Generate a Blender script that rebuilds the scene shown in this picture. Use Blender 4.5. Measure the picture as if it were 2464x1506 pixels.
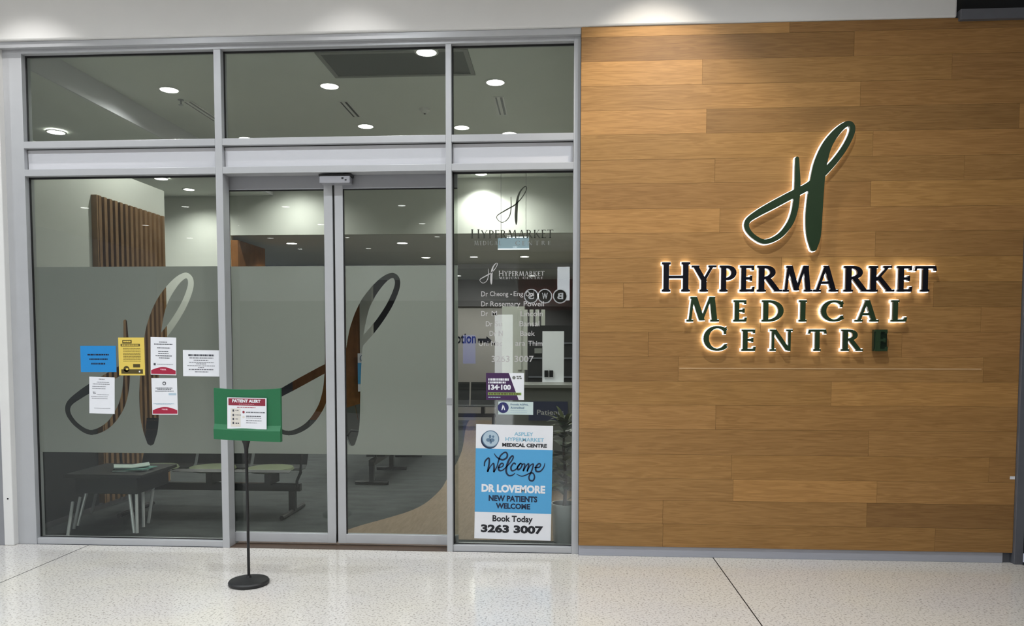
import bpy, bmesh, math, random
from mathutils import Vector, Matrix
random.seed(7)
for o in list(bpy.data.objects): bpy.data.objects.remove(o)
SC = bpy.context.scene
COL = SC.collection

# ------------------------------------------------------------------ camera (solved from the photograph's perspective lines)
F, PPX, PPY = 1835.0, 1232.0, 926.2
YAW, PIT, ROL = -.062041, -.053227, .000927
CP = (0.0, -5.75, 1.5926)
_cy, _sy = math.cos(YAW), math.sin(YAW)
_f = Vector((_sy*math.cos(PIT), _cy*math.cos(PIT), math.sin(PIT)))
_r = _f.cross(Vector((0, 0, 1))).normalized(); _u = _r.cross(_f)
_c, _s = math.cos(ROL), math.sin(ROL)
RR, UU, FF = _c*_r+_s*_u, -_s*_r+_c*_u, _f
cd = bpy.data.cameras.new('camera'); cam = bpy.data.objects.new('camera', cd); COL.objects.link(cam)
cd.sensor_fit = 'HORIZONTAL'; cd.sensor_width = 36.0; cd.lens = 36.0*F/2464
cd.shift_y = (PPY-753)/2464; cd.clip_start = .05; cd.clip_end = 200
M = Matrix((RR, UU, -FF)).transposed().to_4x4(); M.translation = Vector(CP); cam.matrix_world = M
SC.camera = cam

# ------------------------------------------------------------------ world, exposure
w = bpy.data.worlds.new('world'); SC.world = w; w.use_nodes = True
w.node_tree.nodes['Background'].inputs[0].default_value = (.80, .86, 1, 1)
w.node_tree.nodes['Background'].inputs[1].default_value = .40
SC.view_settings.view_transform = 'Standard'; SC.view_settings.look = 'None'
SC.view_settings.gamma = 1; SC.view_settings.exposure = 0.0; SC.view_settings.use_curve_mapping = False
E_SCALLOP, E_MALL, E_IN = 62, 300, 110      # watts of the wall washers, mall downlights, clinic downlights

def hit(px, py, ax, v):
    """point of the real plane x/y/z = v seen at a pixel of the 2464x1506 photograph (used to measure where things stand)"""
    a, b = (px-PPX)/F, (PPY-py)/F
    d = FF+a*RR+b*UU; t = (v-CP[ax])/d[ax]
    return Vector((CP[0]+t*d[0], CP[1]+t*d[1], CP[2]+t*d[2]))
def box_px(x0, y0, x1, y1, Y):
    xm, ym = (x0+x1)/2, (y0+y1)/2
    return hit(x0, ym, 1, Y).x, hit(x1, ym, 1, Y).x, hit(xm, y1, 1, Y).z, hit(xm, y0, 1, Y).z   # x0,x1,zlow,zhigh

# ------------------------------------------------------------------ materials
def lin(c): c /= 255.0; return c/12.92 if c <= .04045 else ((c+.055)/1.055)**2.4
def C(r, g, b): return (lin(r), lin(g), lin(b), 1)
def mat(name, col, rough=.5, metal=0, spec=.5, emit=None, es=0, noise=None, bump=None):
    m = bpy.data.materials.new(name); m.use_nodes = True; nt = m.node_tree; p = nt.nodes['Principled BSDF']
    p.inputs['Base Color'].default_value = col; p.inputs['Roughness'].default_value = rough
    p.inputs['Metallic'].default_value = metal; p.inputs['Specular IOR Level'].default_value = spec
    if emit: p.inputs['Emission Color'].default_value = emit; p.inputs['Emission Strength'].default_value = es
    if noise or bump:
        g = nt.nodes.new('ShaderNodeNewGeometry'); n = nt.nodes.new('ShaderNodeTexNoise')
        mp = nt.nodes.new('ShaderNodeMapping'); nt.links.new(g.outputs['Position'], mp.inputs[0]); nt.links.new(mp.outputs[0], n.inputs['Vector'])
        n.inputs['Detail'].default_value = 5
        sc, amt, st = noise or (30, 0, (1, 1, 1)); mp.inputs['Scale'].default_value = st; n.inputs['Scale'].default_value = sc
        if noise:
            mx = nt.nodes.new('ShaderNodeMix'); mx.data_type = 'RGBA'
            mx.inputs[6].default_value = tuple(c*(1-amt) for c in col[:3])+(1,); mx.inputs[7].default_value = tuple(min(1, c*(1+amt)) for c in col[:3])+(1,)
            nt.links.new(n.outputs[0], mx.inputs[0]); nt.links.new(mx.outputs[2], p.inputs['Base Color'])
        if bump:
            b = nt.nodes.new('ShaderNodeBump'); b.inputs['Strength'].default_value = bump; b.inputs['Distance'].default_value = .003
            nt.links.new(n.outputs[0], b.inputs['Height']); nt.links.new(b.outputs[0], p.inputs['Normal'])
    return m
ALU = mat('satin_aluminium', C(186, 187, 190), .38, .25, .5, noise=(9, .04, (1, 1, 1)))
ALUD = mat('darker_aluminium', C(150, 151, 155), .4, .3, .5, noise=(9, .04, (1, 1, 1)))
PLINTH = mat('brushed_plinth', C(172, 174, 184), .42, .1, .5, noise=(6, .06, (1, 1, 14)))
DARKMETAL = mat('dark_grey_metal', C(104, 106, 113), .5, .3, noise=(14, .1, (1, 1, 1)))
GASKET = mat('black_gasket', C(20, 20, 21), .6)
WHITE = mat('white_paint', C(224, 223, 221), .6, 0, .3, noise=(5, .03, (1, 1, 1)), bump=.05)
INFILL = mat('white_infill', C(208, 208, 213), .35, 0, .5, noise=(3, .02, (1, 1, 1)))
INWALL = mat('clinic_paint', C(206, 208, 200), .6, 0, .3, noise=(4, .03, (1, 1, 1)))
INCEIL = mat('clinic_ceiling', C(226, 230, 224), .75, 0, .2, noise=(4, .03, (1, 1, 1)))
INDARK = mat('dark_grey_paint', C(92, 90, 92), .6, noise=(4, .06, (1, 1, 1)))
BLACK = mat('black_plastic', C(22, 22, 23), .38, noise=(30, .15, (1, 1, 1)))
BLACKR = mat('black_rubber', C(30, 30, 31), .5, noise=(60, .2, (1, 1, 1)), bump=.2)
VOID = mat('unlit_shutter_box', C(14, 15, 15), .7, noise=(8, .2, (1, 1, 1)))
PAPER = mat('white_paper', C(232, 233, 238), .5, 0, .3, noise=(25, .02, (1, 1, 1)))
INK = mat('black_ink', C(24, 26, 34), .5); GREYINK = mat('grey_ink', C(125, 125, 132), .5)
DARKINK = mat('dark_grey_ink', C(70, 72, 80), .5)
SKYBLUE = mat('sky_blue_print', C(84, 164, 214), .45, noise=(20, .02, (1, 1, 1)))
PALEBLUE = mat('pale_blue_print', C(140, 190, 214), .45); NAVY = mat('navy_print', C(18, 36, 66), .45)
BLUEPAPER = mat('blue_paper', C(28, 134, 204), .5, noise=(20, .03, (1, 1, 1)))
YELLOW = mat('yellow_paper', C(226, 198, 92), .5, noise=(25, .04, (1, 1, 1))); OLIVE = mat('olive_ink', C(78, 66, 22), .5)
CRIMSON = mat('crimson_print', C(166, 30, 62), .45); MAROON = mat('maroon_print', C(140, 38, 58), .45); PINK = mat('pale_pink_print', C(246, 190, 204), .5)
PURPLE = mat('purple_print', C(62, 28, 76), .4); LIME = mat('lime_print', C(142, 176, 92), .5); CREAM = mat('cream_print', C(222, 216, 206), .5)
NAVYDISC = mat('navy_disc', C(40, 42, 98), .4); SILVER = mat('silver_print', C(176, 196, 210), .4); STEELINK = mat('steel_ink', C(96, 124, 150), .4)
GREEN = mat('green_card', C(28, 106, 66), .45, 0, .5, noise=(7, .06, (1, 1, 1)), bump=.1)
SIGNGREEN = mat('dark_green_enamel', C(42, 60, 40), .22, .0, .6, noise=(5, .08, (1, 1, 1)))
SIGNBLACK = mat('black_enamel', C(16, 17, 26), .22, .0, .6, noise=(5, .08, (1, 1, 1)))
HALO = mat('led_halo', (1, 1, 1, 1), .5, emit=(1, .985, .95, 1), es=1.7)
LENS = mat('downlight_lens', (1, 1, 1, 1), .4, emit=(1, .98, .94, 1), es=14)
LENSW = mat('warm_lens', (1, 1, 1, 1), .4, emit=(1, .95, .88, 1), es=16)
TRIMW = mat('white_trim', C(225, 225, 222), .4)
SEATGREEN = mat('pale_green_vinyl', C(118, 126, 100), .35, noise=(12, .06, (1, 1, 1)))
SEATDARK = mat('black_perforated_steel', C(34, 36, 36), .4, .3, noise=(40, .2, (1, 1, 1)))
CHROME = mat('white_tube', C(214, 214, 216), .3, .2)
MAGA = mat('glossy_magazine', C(196, 214, 208), .3, noise=(30, .2, (1, 1, 1))); MAGB = mat('teal_magazine', C(110, 158, 150), .3, noise=(40, .3, (1, 1, 1)))
POT = mat('white_glazed_pot', C(208, 212, 214), .25); SOIL = mat('dark_soil', C(32, 27, 22), .9, noise=(60, .4, (1, 1, 1)), bump=.6)
LEAF = mat('dark_green_leaf', C(46, 62, 40), .35, noise=(16, .3, (1, 1, 1))); LEAFB = mat('olive_leaf', C(88, 96, 52), .4, noise=(16, .3, (1, 1, 1)))
STEM = mat('brown_stem', C(62, 48, 34), .7)
NAVYBAND = mat('navy_panel', C(34, 40, 72), .4); DESKG = mat('green_grey_laminate', C(88, 90, 84), .45, noise=(6, .06, (1, 1, 1)))
BEIGE = mat('beige_laminate', C(176, 170, 154), .45); HOLE = mat('bolt_hole', C(20, 20, 24), .8)
ACRYL = mat('edge_lit_acrylic', C(150, 172, 188), .15, 0, .6, emit=(.55, .75, .9, 1), es=.35)
ACRYLE = mat('lit_acrylic_edge', (1, 1, 1, 1), .2, emit=(.8, .95, 1, 1), es=2.2)
VINYLW = mat('white_window_vinyl', C(180, 178, 178), .5); VINYLD = mat('dark_window_vinyl', C(42, 46, 34), .45); VINYLG = mat('grey_window_vinyl', C(120, 122, 118), .5)

def wood(name, tint_from_object=True, base=(167, 126, 75), sc=(1.2, 1.2, 16)):
    m = bpy.data.materials.new(name); m.use_nodes = True; nt = m.node_tree; p = nt.nodes['Principled BSDF']; L = nt.links.new
    N = nt.nodes.new
    g = N('ShaderNodeNewGeometry'); oi = N('ShaderNodeObjectInfo')
    sh = N('ShaderNodeVectorMath'); sh.operation = 'SCALE'; sh.inputs[0].default_value = (37, 11, 23); L(oi.outputs['Random'], sh.inputs['Scale'])
    ad = N('ShaderNodeVectorMath'); L(g.outputs['Position'], ad.inputs[0]); L(sh.outputs[0], ad.inputs[1])
    mp = N('ShaderNodeMapping'); mp.inputs['Scale'].default_value = sc; L(ad.outputs[0], mp.inputs[0])
    n1 = N('ShaderNodeTexNoise'); n1.inputs['Scale'].default_value = 1.3; n1.inputs['Detail'].default_value = 3; n1.inputs['Distortion'].default_value = 1.4; L(mp.outputs[0], n1.inputs['Vector'])
    mp2 = N('ShaderNodeMapping'); mp2.inputs['Scale'].default_value = (sc[0]*4, sc[1]*4, sc[2]*9); L(ad.outputs[0], mp2.inputs[0])
    n2 = N('ShaderNodeTexNoise'); n2.inputs['Scale'].default_value = 1.5; n2.inputs['Detail'].default_value = 6; L(mp2.outputs[0], n2.inputs['Vector'])
    wv = N('ShaderNodeMath'); wv.operation = 'MULTIPLY'; wv.inputs[1].default_value = 26; L(n1.outputs[0], wv.inputs[0])
    sn = N('ShaderNodeMath'); sn.operation = 'SINE'; L(wv.outputs[0], sn.inputs[0])
    s2 = N('ShaderNodeMath'); s2.operation = 'MULTIPLY_ADD'; s2.inputs[1].default_value = .07; s2.inputs[2].default_value = .2; L(sn.outputs[0], s2.inputs[0])
    s3 = N('ShaderNodeMath'); s3.operation = 'MULTIPLY_ADD'; s3.inputs[1].default_value = .58; L(n2.outputs[0], s3.inputs[0]); L(s2.outputs[0], s3.inputs[2])
    rp = N('ShaderNodeValToRGB'); b = base
    rp.color_ramp.elements[0].position = .25; rp.color_ramp.elements[0].color = C(b[0]*.83, b[1]*.79, b[2]*.72)
    rp.color_ramp.elements[1].position = .85; rp.color_ramp.elements[1].color = C(min(255, b[0]*1.13), min(255, b[1]*1.14), min(255, b[2]*1.17))
    L(s3.outputs[0], rp.inputs[0])
    if tint_from_object:
        mx = N('ShaderNodeMix'); mx.data_type = 'RGBA'; mx.blend_type = 'MULTIPLY'; mx.inputs[0].default_value = 1
        L(rp.outputs[0], mx.inputs[6]); L(oi.outputs['Color'], mx.inputs[7]); L(mx.outputs[2], p.inputs['Base Color'])
    else: L(rp.outputs[0], p.inputs['Base Color'])
    p.inputs['Roughness'].default_value = .42; p.inputs['Specular IOR Level'].default_value = .4
    return m
WOOD = wood('oak_cladding')
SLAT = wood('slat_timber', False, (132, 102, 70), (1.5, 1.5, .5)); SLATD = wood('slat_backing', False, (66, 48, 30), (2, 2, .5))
TIMBER = wood('brown_timber_wall', False, (136, 92, 54), (2, 2, .6))

def terrazzo():
    m = bpy.data.materials.new('polished_terrazzo'); m.use_nodes = True; nt = m.node_tree; p = nt.nodes['Principled BSDF']; L = nt.links.new; N = nt.nodes.new
    g = N('ShaderNodeNewGeometry')
    def nz(scale, det=4):
        n = N('ShaderNodeTexNoise'); n.inputs['Scale'].default_value = scale; n.inputs['Detail'].default_value = det; L(g.outputs['Position'], n.inputs['Vector']); return n
    a, b, c = nz(1.3, 2), nz(70, 3), nz(120, 2)
    r1 = N('ShaderNodeValToRGB'); r1.color_ramp.elements[0].position = .35; r1.color_ramp.elements[0].color = C(206, 202, 199)
    r1.color_ramp.elements[1].position = .65; r1.color_ramp.elements[1].color = C(210, 205, 196); L(a.outputs[0], r1.inputs[0])
    r2 = N('ShaderNodeValToRGB'); e = r2.color_ramp.elements; e[0].position = .33; e[0].color = (.55, .54, .53, 1); e[1].position = .47; e[1].color = (1, 1, 1, 1); L(b.outputs[0], r2.inputs[0])
    r3 = N('ShaderNodeValToRGB'); e = r3.color_ramp.elements; e[0].position = .28; e[0].color = (.72, .69, .62, 1); e[1].position = .42; e[1].color = (1, 1, 1, 1); L(c.outputs[0], r3.inputs[0])
    m1 = N('ShaderNodeMix'); m1.data_type = 'RGBA'; m1.blend_type = 'MULTIPLY'; m1.inputs[0].default_value = 1; L(r1.outputs[0], m1.inputs[6]); L(r2.outputs[0], m1.inputs[7])
    m2 = N('ShaderNodeMix'); m2.data_type = 'RGBA'; m2.blend_type = 'MULTIPLY'; m2.inputs[0].default_value = 1; L(m1.outputs[2], m2.inputs[6]); L(r3.outputs[0], m2.inputs[7])
    L(m2.outputs[2], p.inputs['Base Color']); p.inputs['Roughness'].default_value = .13; p.inputs['Specular IOR Level'].default_value = .45
    return m
TERRAZZO = terrazzo()
CARPET = mat('grey_carpet', C(66, 69, 69), .95, 0, .1, noise=(3.2, .5, (1, 2.2, 1)), bump=.5)
OAKFLOOR = wood('oak_vinyl_floor', False, (126, 110, 92), (9, 1.2, 1.2))

def glassmat(name, tint=.80, ior=1.38):
    m = bpy.data.materials.new(name); m.use_nodes = True; nt = m.node_tree; nt.nodes.clear(); N = nt.nodes.new; L = nt.links.new
    o = N('ShaderNodeOutputMaterial'); mx = N('ShaderNodeMixShader'); t = N('ShaderNodeBsdfTransparent'); gl = N('ShaderNodeBsdfGlossy'); fr = N('ShaderNodeFresnel')
    t.inputs[0].default_value = (tint*.97, tint, tint*.97, 1); gl.inputs['Roughness'].default_value = 0; gl.inputs[0].default_value = (.95, .97, 1, 1); fr.inputs[0].default_value = ior
    L(fr.outputs[0], mx.inputs[0]); L(t.outputs[0], mx.inputs[1]); L(gl.outputs[0], mx.inputs[2]); L(mx.outputs[0], o.inputs[0])
    return m
GLASS = glassmat('shopfront_glass', .86)
def filmmat():
    m = bpy.data.materials.new('frosted_film'); m.use_nodes = True; nt = m.node_tree; nt.nodes.clear(); N = nt.nodes.new; L = nt.links.new
    o = N('ShaderNodeOutputMaterial'); a = N('ShaderNodeAddShader'); d = N('ShaderNodeBsdfDiffuse'); t = N('ShaderNodeBsdfTranslucent')
    d.inputs[0].default_value = (.115, .12, .118, 1); t.inputs[0].default_value = (.27, .28, .27, 1)
    L(d.outputs[0], a.inputs[0]); L(t.outputs[0], a.inputs[1]); L(a.outputs[0], o.inputs[0]); return m
FILM = filmmat()

# ------------------------------------------------------------------ mesh helpers
class MB:
    def __init__(s): s.v, s.f = [], []
    def add(s, vs, fs):
        n = len(s.v); s.v += [tuple(v) for v in vs]; s.f += [tuple(i+n for i in f) for f in fs]; return s
    def box(s, x0, x1, y0, y1, z0, z1):
        if x0 > x1: x0, x1 = x1, x0
        if y0 > y1: y0, y1 = y1, y0
        if z0 > z1: z0, z1 = z1, z0
        return s.add([(x0, y0, z0), (x1, y0, z0), (x1, y1, z0), (x0, y1, z0), (x0, y0, z1), (x1, y0, z1), (x1, y1, z1), (x0, y1, z1)],
                     [(0, 3, 2, 1), (4, 5, 6, 7), (0, 1, 5, 4), (1, 2, 6, 5), (2, 3, 7, 6), (3, 0, 4, 7)])
    def prism_y(s, poly, y0, y1):       # poly in (x, z), y0 = front (towards the camera)
        a = sum(poly[i][0]*poly[(i+1) % len(poly)][1]-poly[(i+1) % len(poly)][0]*poly[i][1] for i in range(len(poly)))
        if a < 0: poly = poly[::-1]
        n = len(poly)
        s.add([(p[0], y0, p[1]) for p in poly]+[(p[0], y1, p[1]) for p in poly],
              [tuple(range(n)), tuple(range(2*n-1, n-1, -1))]+[(i, i+n, (i+1) % n+n, (i+1) % n) for i in range(n)])
        return s
    def tube(s, pts, r, n=10, caps=True):
        pts = [Vector(p) for p in pts]; rs = r if isinstance(r, (list, tuple)) else [r]*len(pts); rings = []
        for i, p in enumerate(pts):
            t = (pts[min(i+1, len(pts)-1)]-pts[max(i-1, 0)]).normalized()
            a = t.cross(Vector((0, 0, 1)) if abs(t.z) < .9 else Vector((1, 0, 0))).normalized(); b = t.cross(a)
            rings.append([p+rs[i]*(math.cos(2*math.pi*k/n)*a+math.sin(2*math.pi*k/n)*b) for k in range(n)])
        vs = [v for g in rings for v in g]; fs = []
        for i in range(len(pts)-1):
            for k in range(n): fs.append((i*n+k, i*n+(k+1) % n, (i+1)*n+(k+1) % n, (i+1)*n+k))
        if caps: fs += [tuple(range(n-1, -1, -1)), tuple(range((len(pts)-1)*n, len(pts)*n))]
        return s.add(vs, fs)
    def lathe(s, prof, c, n=40, cap=True):       # prof [(r, z)]
        vs = [(c[0]+r*math.cos(2*math.pi*k/n), c[1]+r*math.sin(2*math.pi*k/n), c[2]+z) for r, z in prof for k in range(n)]; fs = []
        for i in range(len(prof)-1):
            for k in range(n): fs.append((i*n+k, i*n+(k+1) % n, (i+1)*n+(k+1) % n, (i+1)*n+k))
        if cap: fs += [tuple(range(n-1, -1, -1)), tuple(range((len(prof)-1)*n, len(prof)*n))]
        return s.add(vs, fs)
    def build(s, name, m, parent=None, smooth=False, bevel=0):
        me = bpy.data.meshes.new(name); me.from_pydata(s.v, [], s.f); me.materials.append(m)
        if smooth:
            for p in me.polygons: p.use_smooth = True
        o = bpy.data.objects.new(name, me); COL.objects.link(o)
        if parent: o.parent = parent
        if bevel:
            b = o.modifiers.new('bevel', 'BEVEL'); b.width = bevel; b.segments = 2; b.limit_method = 'ANGLE'
        if smooth:
            e = o.modifiers.new('split', 'EDGE_SPLIT'); e.split_angle = math.radians(35)
        return o
def tag(o, label=None, cat=None, group=None, kind=None):
    if label: o['label'] = label
    if cat: o['category'] = cat
    if group: o['group'] = group
    if kind: o['kind'] = kind
    return o
def empty(name, loc=(0, 0, 0), ry=0, rz=0, parent=None):
    o = bpy.data.objects.new(name, None); o.location = loc; o.rotation_euler = (0, ry, rz); o.empty_display_size = .1
    COL.objects.link(o)
    if parent: o.parent = parent
    return o
def struct(name, label=None, cat='setting'):
    return tag(empty(name), label, cat, kind='structure')
def B(name, m, parent, x0, x1, y0, y1, z0, z1, bevel=0):
    return MB().box(x0, x1, y0, y1, z0, z1).build(name, m, parent, bevel=bevel)

# ------------------------------------------------------------------ 2D strokes, glyphs
def catmull(P, n=8):
    out = []
    for i in range(len(P)-1):
        p0, p1, p2, p3 = P[max(i-1, 0)], P[i], P[i+1], P[min(i+2, len(P)-1)]
        for k in range(n):
            t = k/n
            out.append(tuple(.5*((2*p1[j])+(-p0[j]+p2[j])*t+(2*p0[j]-5*p1[j]+4*p2[j]-p3[j])*t*t+(-p0[j]+3*p1[j]-3*p2[j]+p3[j])*t**3) for j in range(len(p1))))
    out.append(tuple(P[-1])); return out
def stroke(P, n=8, g=0, ws=1.0, endcap=True):
    """variable-width stroke: P = [(x, y, width)] -> convex quads plus round ends"""
    Q = catmull(P, n) if n > 1 else P; L_, R_ = [], []
    for i, q in enumerate(Q):
        a, b = Q[max(i-1, 0)], Q[min(i+1, len(Q)-1)]; dx, dy = b[0]-a[0], b[1]-a[1]; l = math.hypot(dx, dy) or 1
        h = max(q[2]*ws/2, 1e-4)+g; nx, ny = -dy/l*h, dx/l*h
        L_.append((q[0]+nx, q[1]+ny)); R_.append((q[0]-nx, q[1]-ny))
    polys = [[L_[i], L_[i+1], R_[i+1], R_[i]] for i in range(len(Q)-1)]
    if endcap:
        for q in (Q[0], Q[-1]):
            r = max(q[2]*ws/2, 1e-4)+g; polys.append([(q[0]+r*math.cos(t*math.pi/6), q[1]+r*math.sin(t*math.pi/6)) for t in range(12)])
    return polys
def grow(poly, g):
    if not g: return poly
    a = sum(poly[i][0]*poly[(i+1) % len(poly)][1]-poly[(i+1) % len(poly)][0]*poly[i][1] for i in range(len(poly)))
    P = poly if a > 0 else poly[::-1]; n = len(P); out = []
    for i in range(n):
        p0, p1, p2 = P[i-1], P[i], P[(i+1) % n]
        d1 = (p1[0]-p0[0], p1[1]-p0[1]); d2 = (p2[0]-p1[0], p2[1]-p1[1]); l1, l2 = math.hypot(*d1) or 1, math.hypot(*d2) or 1
        n1 = (d1[1]/l1, -d1[0]/l1); n2 = (d2[1]/l2, -d2[0]/l2); bx, by = n1[0]+n2[0], n1[1]+n2[1]; q = bx*bx+by*by
        k = 2*g/q if q > .25 else 0
        k = min(k, 1.6*g)
        out.append((p1[0]+bx*k, p1[1]+by*k))
    return out
# the script H of the emblem, in the photo's sign proportions, y down (620 wide, 743 tall)
EMBLEM = [(838, 280, 16), (840, 340, 22), (843, 420, 28), (840, 500, 30), (830, 580, 30), (803, 655, 30), (745, 725, 26), (665, 758, 22), (600, 730, 20), (558, 680, 22), (562, 635, 26),
          (620, 592, 34), (700, 548, 40), (800, 495, 40), (905, 440, 38), (985, 372, 34), (1060, 290, 30), (1120, 200, 28), (1150, 120, 26), (1128, 86, 24),
          (1075, 118, 34), (1012, 200, 50), (975, 300, 68), (958, 400, 78), (948, 500, 86), (942, 600, 90), (942, 690, 84), (944, 750, 66), (944, 795, 36)]
def emblem_polys(x0, x1, z0, z1, g=0, ws=1.0):
    sx, sz = (x1-x0)/620, (z1-z0)/743; s = (sx+sz)/2
    P = [(x0+(p[0]-545)*sx, z1-(p[1]-72)*sz, p[2]*s) for p in EMBLEM]
    return stroke(P, 8, g, ws)
def arc(cx, cy, rx, ry, a0, a1, wa, wb, n=14):
    out = []
    for i in range(n+1):
        t = math.radians(a0+(a1-a0)*i/n); k = abs(math.cos(t))
        out.append((cx+rx*math.cos(t), cy+ry*math.sin(t), wa+(wb-wa)*k**1.3))
    return stroke(out, 1, endcap=False)
def rc(x0, y0, x1, y1): return [(x0, y0), (x1, y0), (x1, y1), (x0, y1)]
def stem(x0, x1, y0=0, y1=1, top=True, bot=True):
    r = [rc(x0, y0, x1, y1)]; o, h = .055, .04
    if top: r += [rc(x0-o, y1-h, x1+o, y1), [(x0, y1-h-.05), (x1, y1-h-.05), (x1+o*.5, y1-h), (x0-o*.5, y1-h)]]
    if bot: r += [rc(x0-o, y0, x1+o, y0+h), [(x0-o*.5, y0+h), (x1+o*.5, y0+h), (x1, y0+h+.05), (x0, y0+h+.05)]]
    return r
def dg(x0, y0, x1, y1, w): return [[(x0-w/2, y0), (x0+w/2, y0), (x1+w/2, y1), (x1-w/2, y1)]]
def sf(x0, x1, y): return [rc(x0, y, x1, y+.04)]
GL = {
 'H': (.96, stem(.07, .22)+stem(.74, .89)+[rc(.2, .47, .76, .53)]),
 'Y': (.86, dg(.43, .42, .12, 1, .15)+dg(.43, .42, .72, 1, .07)+stem(.35, .50, 0, .46, False)+sf(.0, .24, .96)+sf(.6, .85, .96)),
 'P': (.62, stem(.07, .22)+arc(.24, .73, .28, .24, -90, 90, .06, .15)),
 'E': (.56, stem(.07, .22)+[rc(.2, .94, .53, 1), rc(.2, .48, .46, .54), rc(.2, 0, .54, .06), [(.49, .86), (.53, .86), (.53, 1), (.46, 1)], [(.42, .43), (.46, .43), (.46, .60), (.42, .60)], [(.47, 0), (.54, 0), (.56, .16), (.52, .16)]]),
 'R': (.78, stem(.07, .22)+arc(.24, .75, .27, .22, -90, 90, .06, .14)+dg(.66, .03, .33, .54, .16)+sf(.58, .8, 0)),
 'M': (1.10, dg(.10, 0, .20, 1, .06)+dg(.52, .05, .25, 1, .16)+dg(.52, .05, .82, 1, .06)+dg(.97, 0, .87, 1, .15)+sf(0, .2, 0)+sf(.84, 1.1, 0)+sf(.13, .3, .96)+sf(.8, .96, .96)),
 'A': (.90, dg(.13, 0, .44, 1, .06)+dg(.74, 0, .46, 1, .15)+[rc(.24, .31, .64, .37)]+sf(0, .26, 0)+sf(.6, .9, 0)),
 'K': (.82, stem(.07, .22)+dg(.24, .44, .63, .98, .06)+dg(.70, .02, .32, .56, .15)+sf(.5, .74, .96)+sf(.6, .84, 0)),
 'T': (.80, stem(.33, .48, 0, 1, False)+[rc(.05, .94, .76, 1), [(.02, .84), (.06, .84), (.10, 1), (.05, 1)], [(.75, .84), (.79, .84), (.76, 1), (.71, 1)]]),
 'D': (.84, stem(.07, .22)+arc(.24, .5, .49, .47, -90, 90, .06, .16, 20)),
 'I': (.30, stem(.075, .225)),
 'C': (.84, arc(.50, .5, .42, .47, 45, 318, .05, .16, 26)+[[(.76, .70), (.80, .70), (.82, .96), (.74, .90)], [(.76, .12), (.80, .14), (.84, .26), (.80, .25)]]),
 'L': (.60, stem(.07, .22)+[rc(.2, 0, .57, .06), [(.5, 0), (.57, 0), (.60, .17), (.56, .17)]]),
 'N': (.98, dg(.13, 0, .13, 1, .06)+dg(.80, .02, .17, 1, .16)+dg(.84, 0, .84, 1, .06)+sf(.02, .24, 0)+sf(.02, .22, .96)+sf(.73, .96, .96)),
}
def glyph(ch, x0, x1, z0, z1, g=0, thin=1.0):
    w, P = GL[ch]; sx, sz = (x1-x0)/w, z1-z0
    return [grow([(x0+p[0]*sx, z0+p[1]*sz) for p in poly], g) for poly in P]
def polys_mb(polys, y0, y1, mb=None):
    mb = mb or MB()
    for i, p in enumerate(polys): mb.prism_y(p, y0+i*1.2e-5, y1)      # never exactly coplanar where strokes cross
    return mb
def serif_word(word, x0, x1, z0, z1, cap=1.0, gap=.10, g=0):
    """first letter taller; returns polygons"""
    ws = [GL[c][0]*(cap if i == 0 else 1)+gap for i, c in enumerate(word)]; s = (x1-x0)/(sum(ws)-gap); x = x0; out = []
    for i, c in enumerate(word):
        h = (z1-z0)*(1 if i == 0 else 1/cap); out += glyph(c, x, x+(ws[i]-gap)*s, z0, z0+h, g); x += ws[i]*s
    return out
_tc = {}
def text_mesh(body, off=0.0, res=3):
    k = (body, off)
    if k not in _tc:
        cu = bpy.data.curves.new('t', 'FONT'); cu.body = body; cu.size = 1; cu.offset = off; cu.resolution_u = res; cu.fill_mode = 'FRONT'
        o = bpy.data.objects.new('t', cu); COL.objects.link(o); dg_ = bpy.context.evaluated_depsgraph_get()
        me = o.evaluated_get(dg_).to_mesh(); vs = [tuple(v.co) for v in me.vertices]; fs = [tuple(p.vertices) for p in me.polygons]
        o.evaluated_get(dg_).to_mesh_clear(); bpy.data.objects.remove(o); bpy.data.curves.remove(cu)
        x0, x1 = min(v[0] for v in vs), max(v[0] for v in vs); y0, y1 = min(v[1] for v in vs), max(v[1] for v in vs)
        _tc[k] = ([((v[0]-x0)/(x1-x0), (v[1]-y0)/(y1-y0)) for v in vs], fs)
    return _tc[k]
def text_mb(body, x0, x1, z0, z1, y, off=0.0, mb=None, mirror=False):
    vs, fs = text_mesh(body, off); mb = mb or MB()
    if mirror: x0, x1 = x1, x0
    return mb.add([(x0+u*(x1-x0), y, z0+v*(z1-z0)) for u, v in vs], fs)

def film_mesh(x0, x1, z0, z1, holes, dz=.004):
    """flat film with cut-outs, made of scanline strips"""
    def spans(z):
        iv = []
        for P in holes:
            xs = []
            for i in range(len(P)):
                (xa, za), (xb, zb) = P[i], P[(i+1) % len(P)]
                if (za <= z) != (zb <= z): xs.append(xa+(z-za)/(zb-za)*(xb-xa))
            if len(xs) >= 2: iv.append((min(xs), max(xs)))
        iv.sort(); m = []
        for a, b in iv:
            if m and a <= m[-1][1]+1e-4: m[-1][1] = max(m[-1][1], b)
            else: m.append([a, b])
        out, x = [], x0
        for a, b in m:
            if b <= x0 or a >= x1: continue
            if a > x+1e-5: out.append((x, a))
            x = max(x, b)
        if x < x1-1e-5: out.append((x, x1))
        return out
    mb = MB(); n = int(round((z1-z0)/dz)); prev = spans(z0+1e-5)
    run0 = None
    for i in range(n):
        za, zb = z0+(z1-z0)*i/n, z0+(z1-z0)*(i+1)/n
        nxt = spans(zb-1e-5 if i == n-1 else zb)
        S = (prev, nxt) if len(prev) == len(nxt) else (spans((za+zb)/2),)*2
        for (a, b), (c, d) in zip(*S): mb.add([(a, 0, za), (b, 0, za), (d, 0, zb), (c, 0, zb)], [(0, 1, 2, 3)])
        prev = nxt
    return mb

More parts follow.
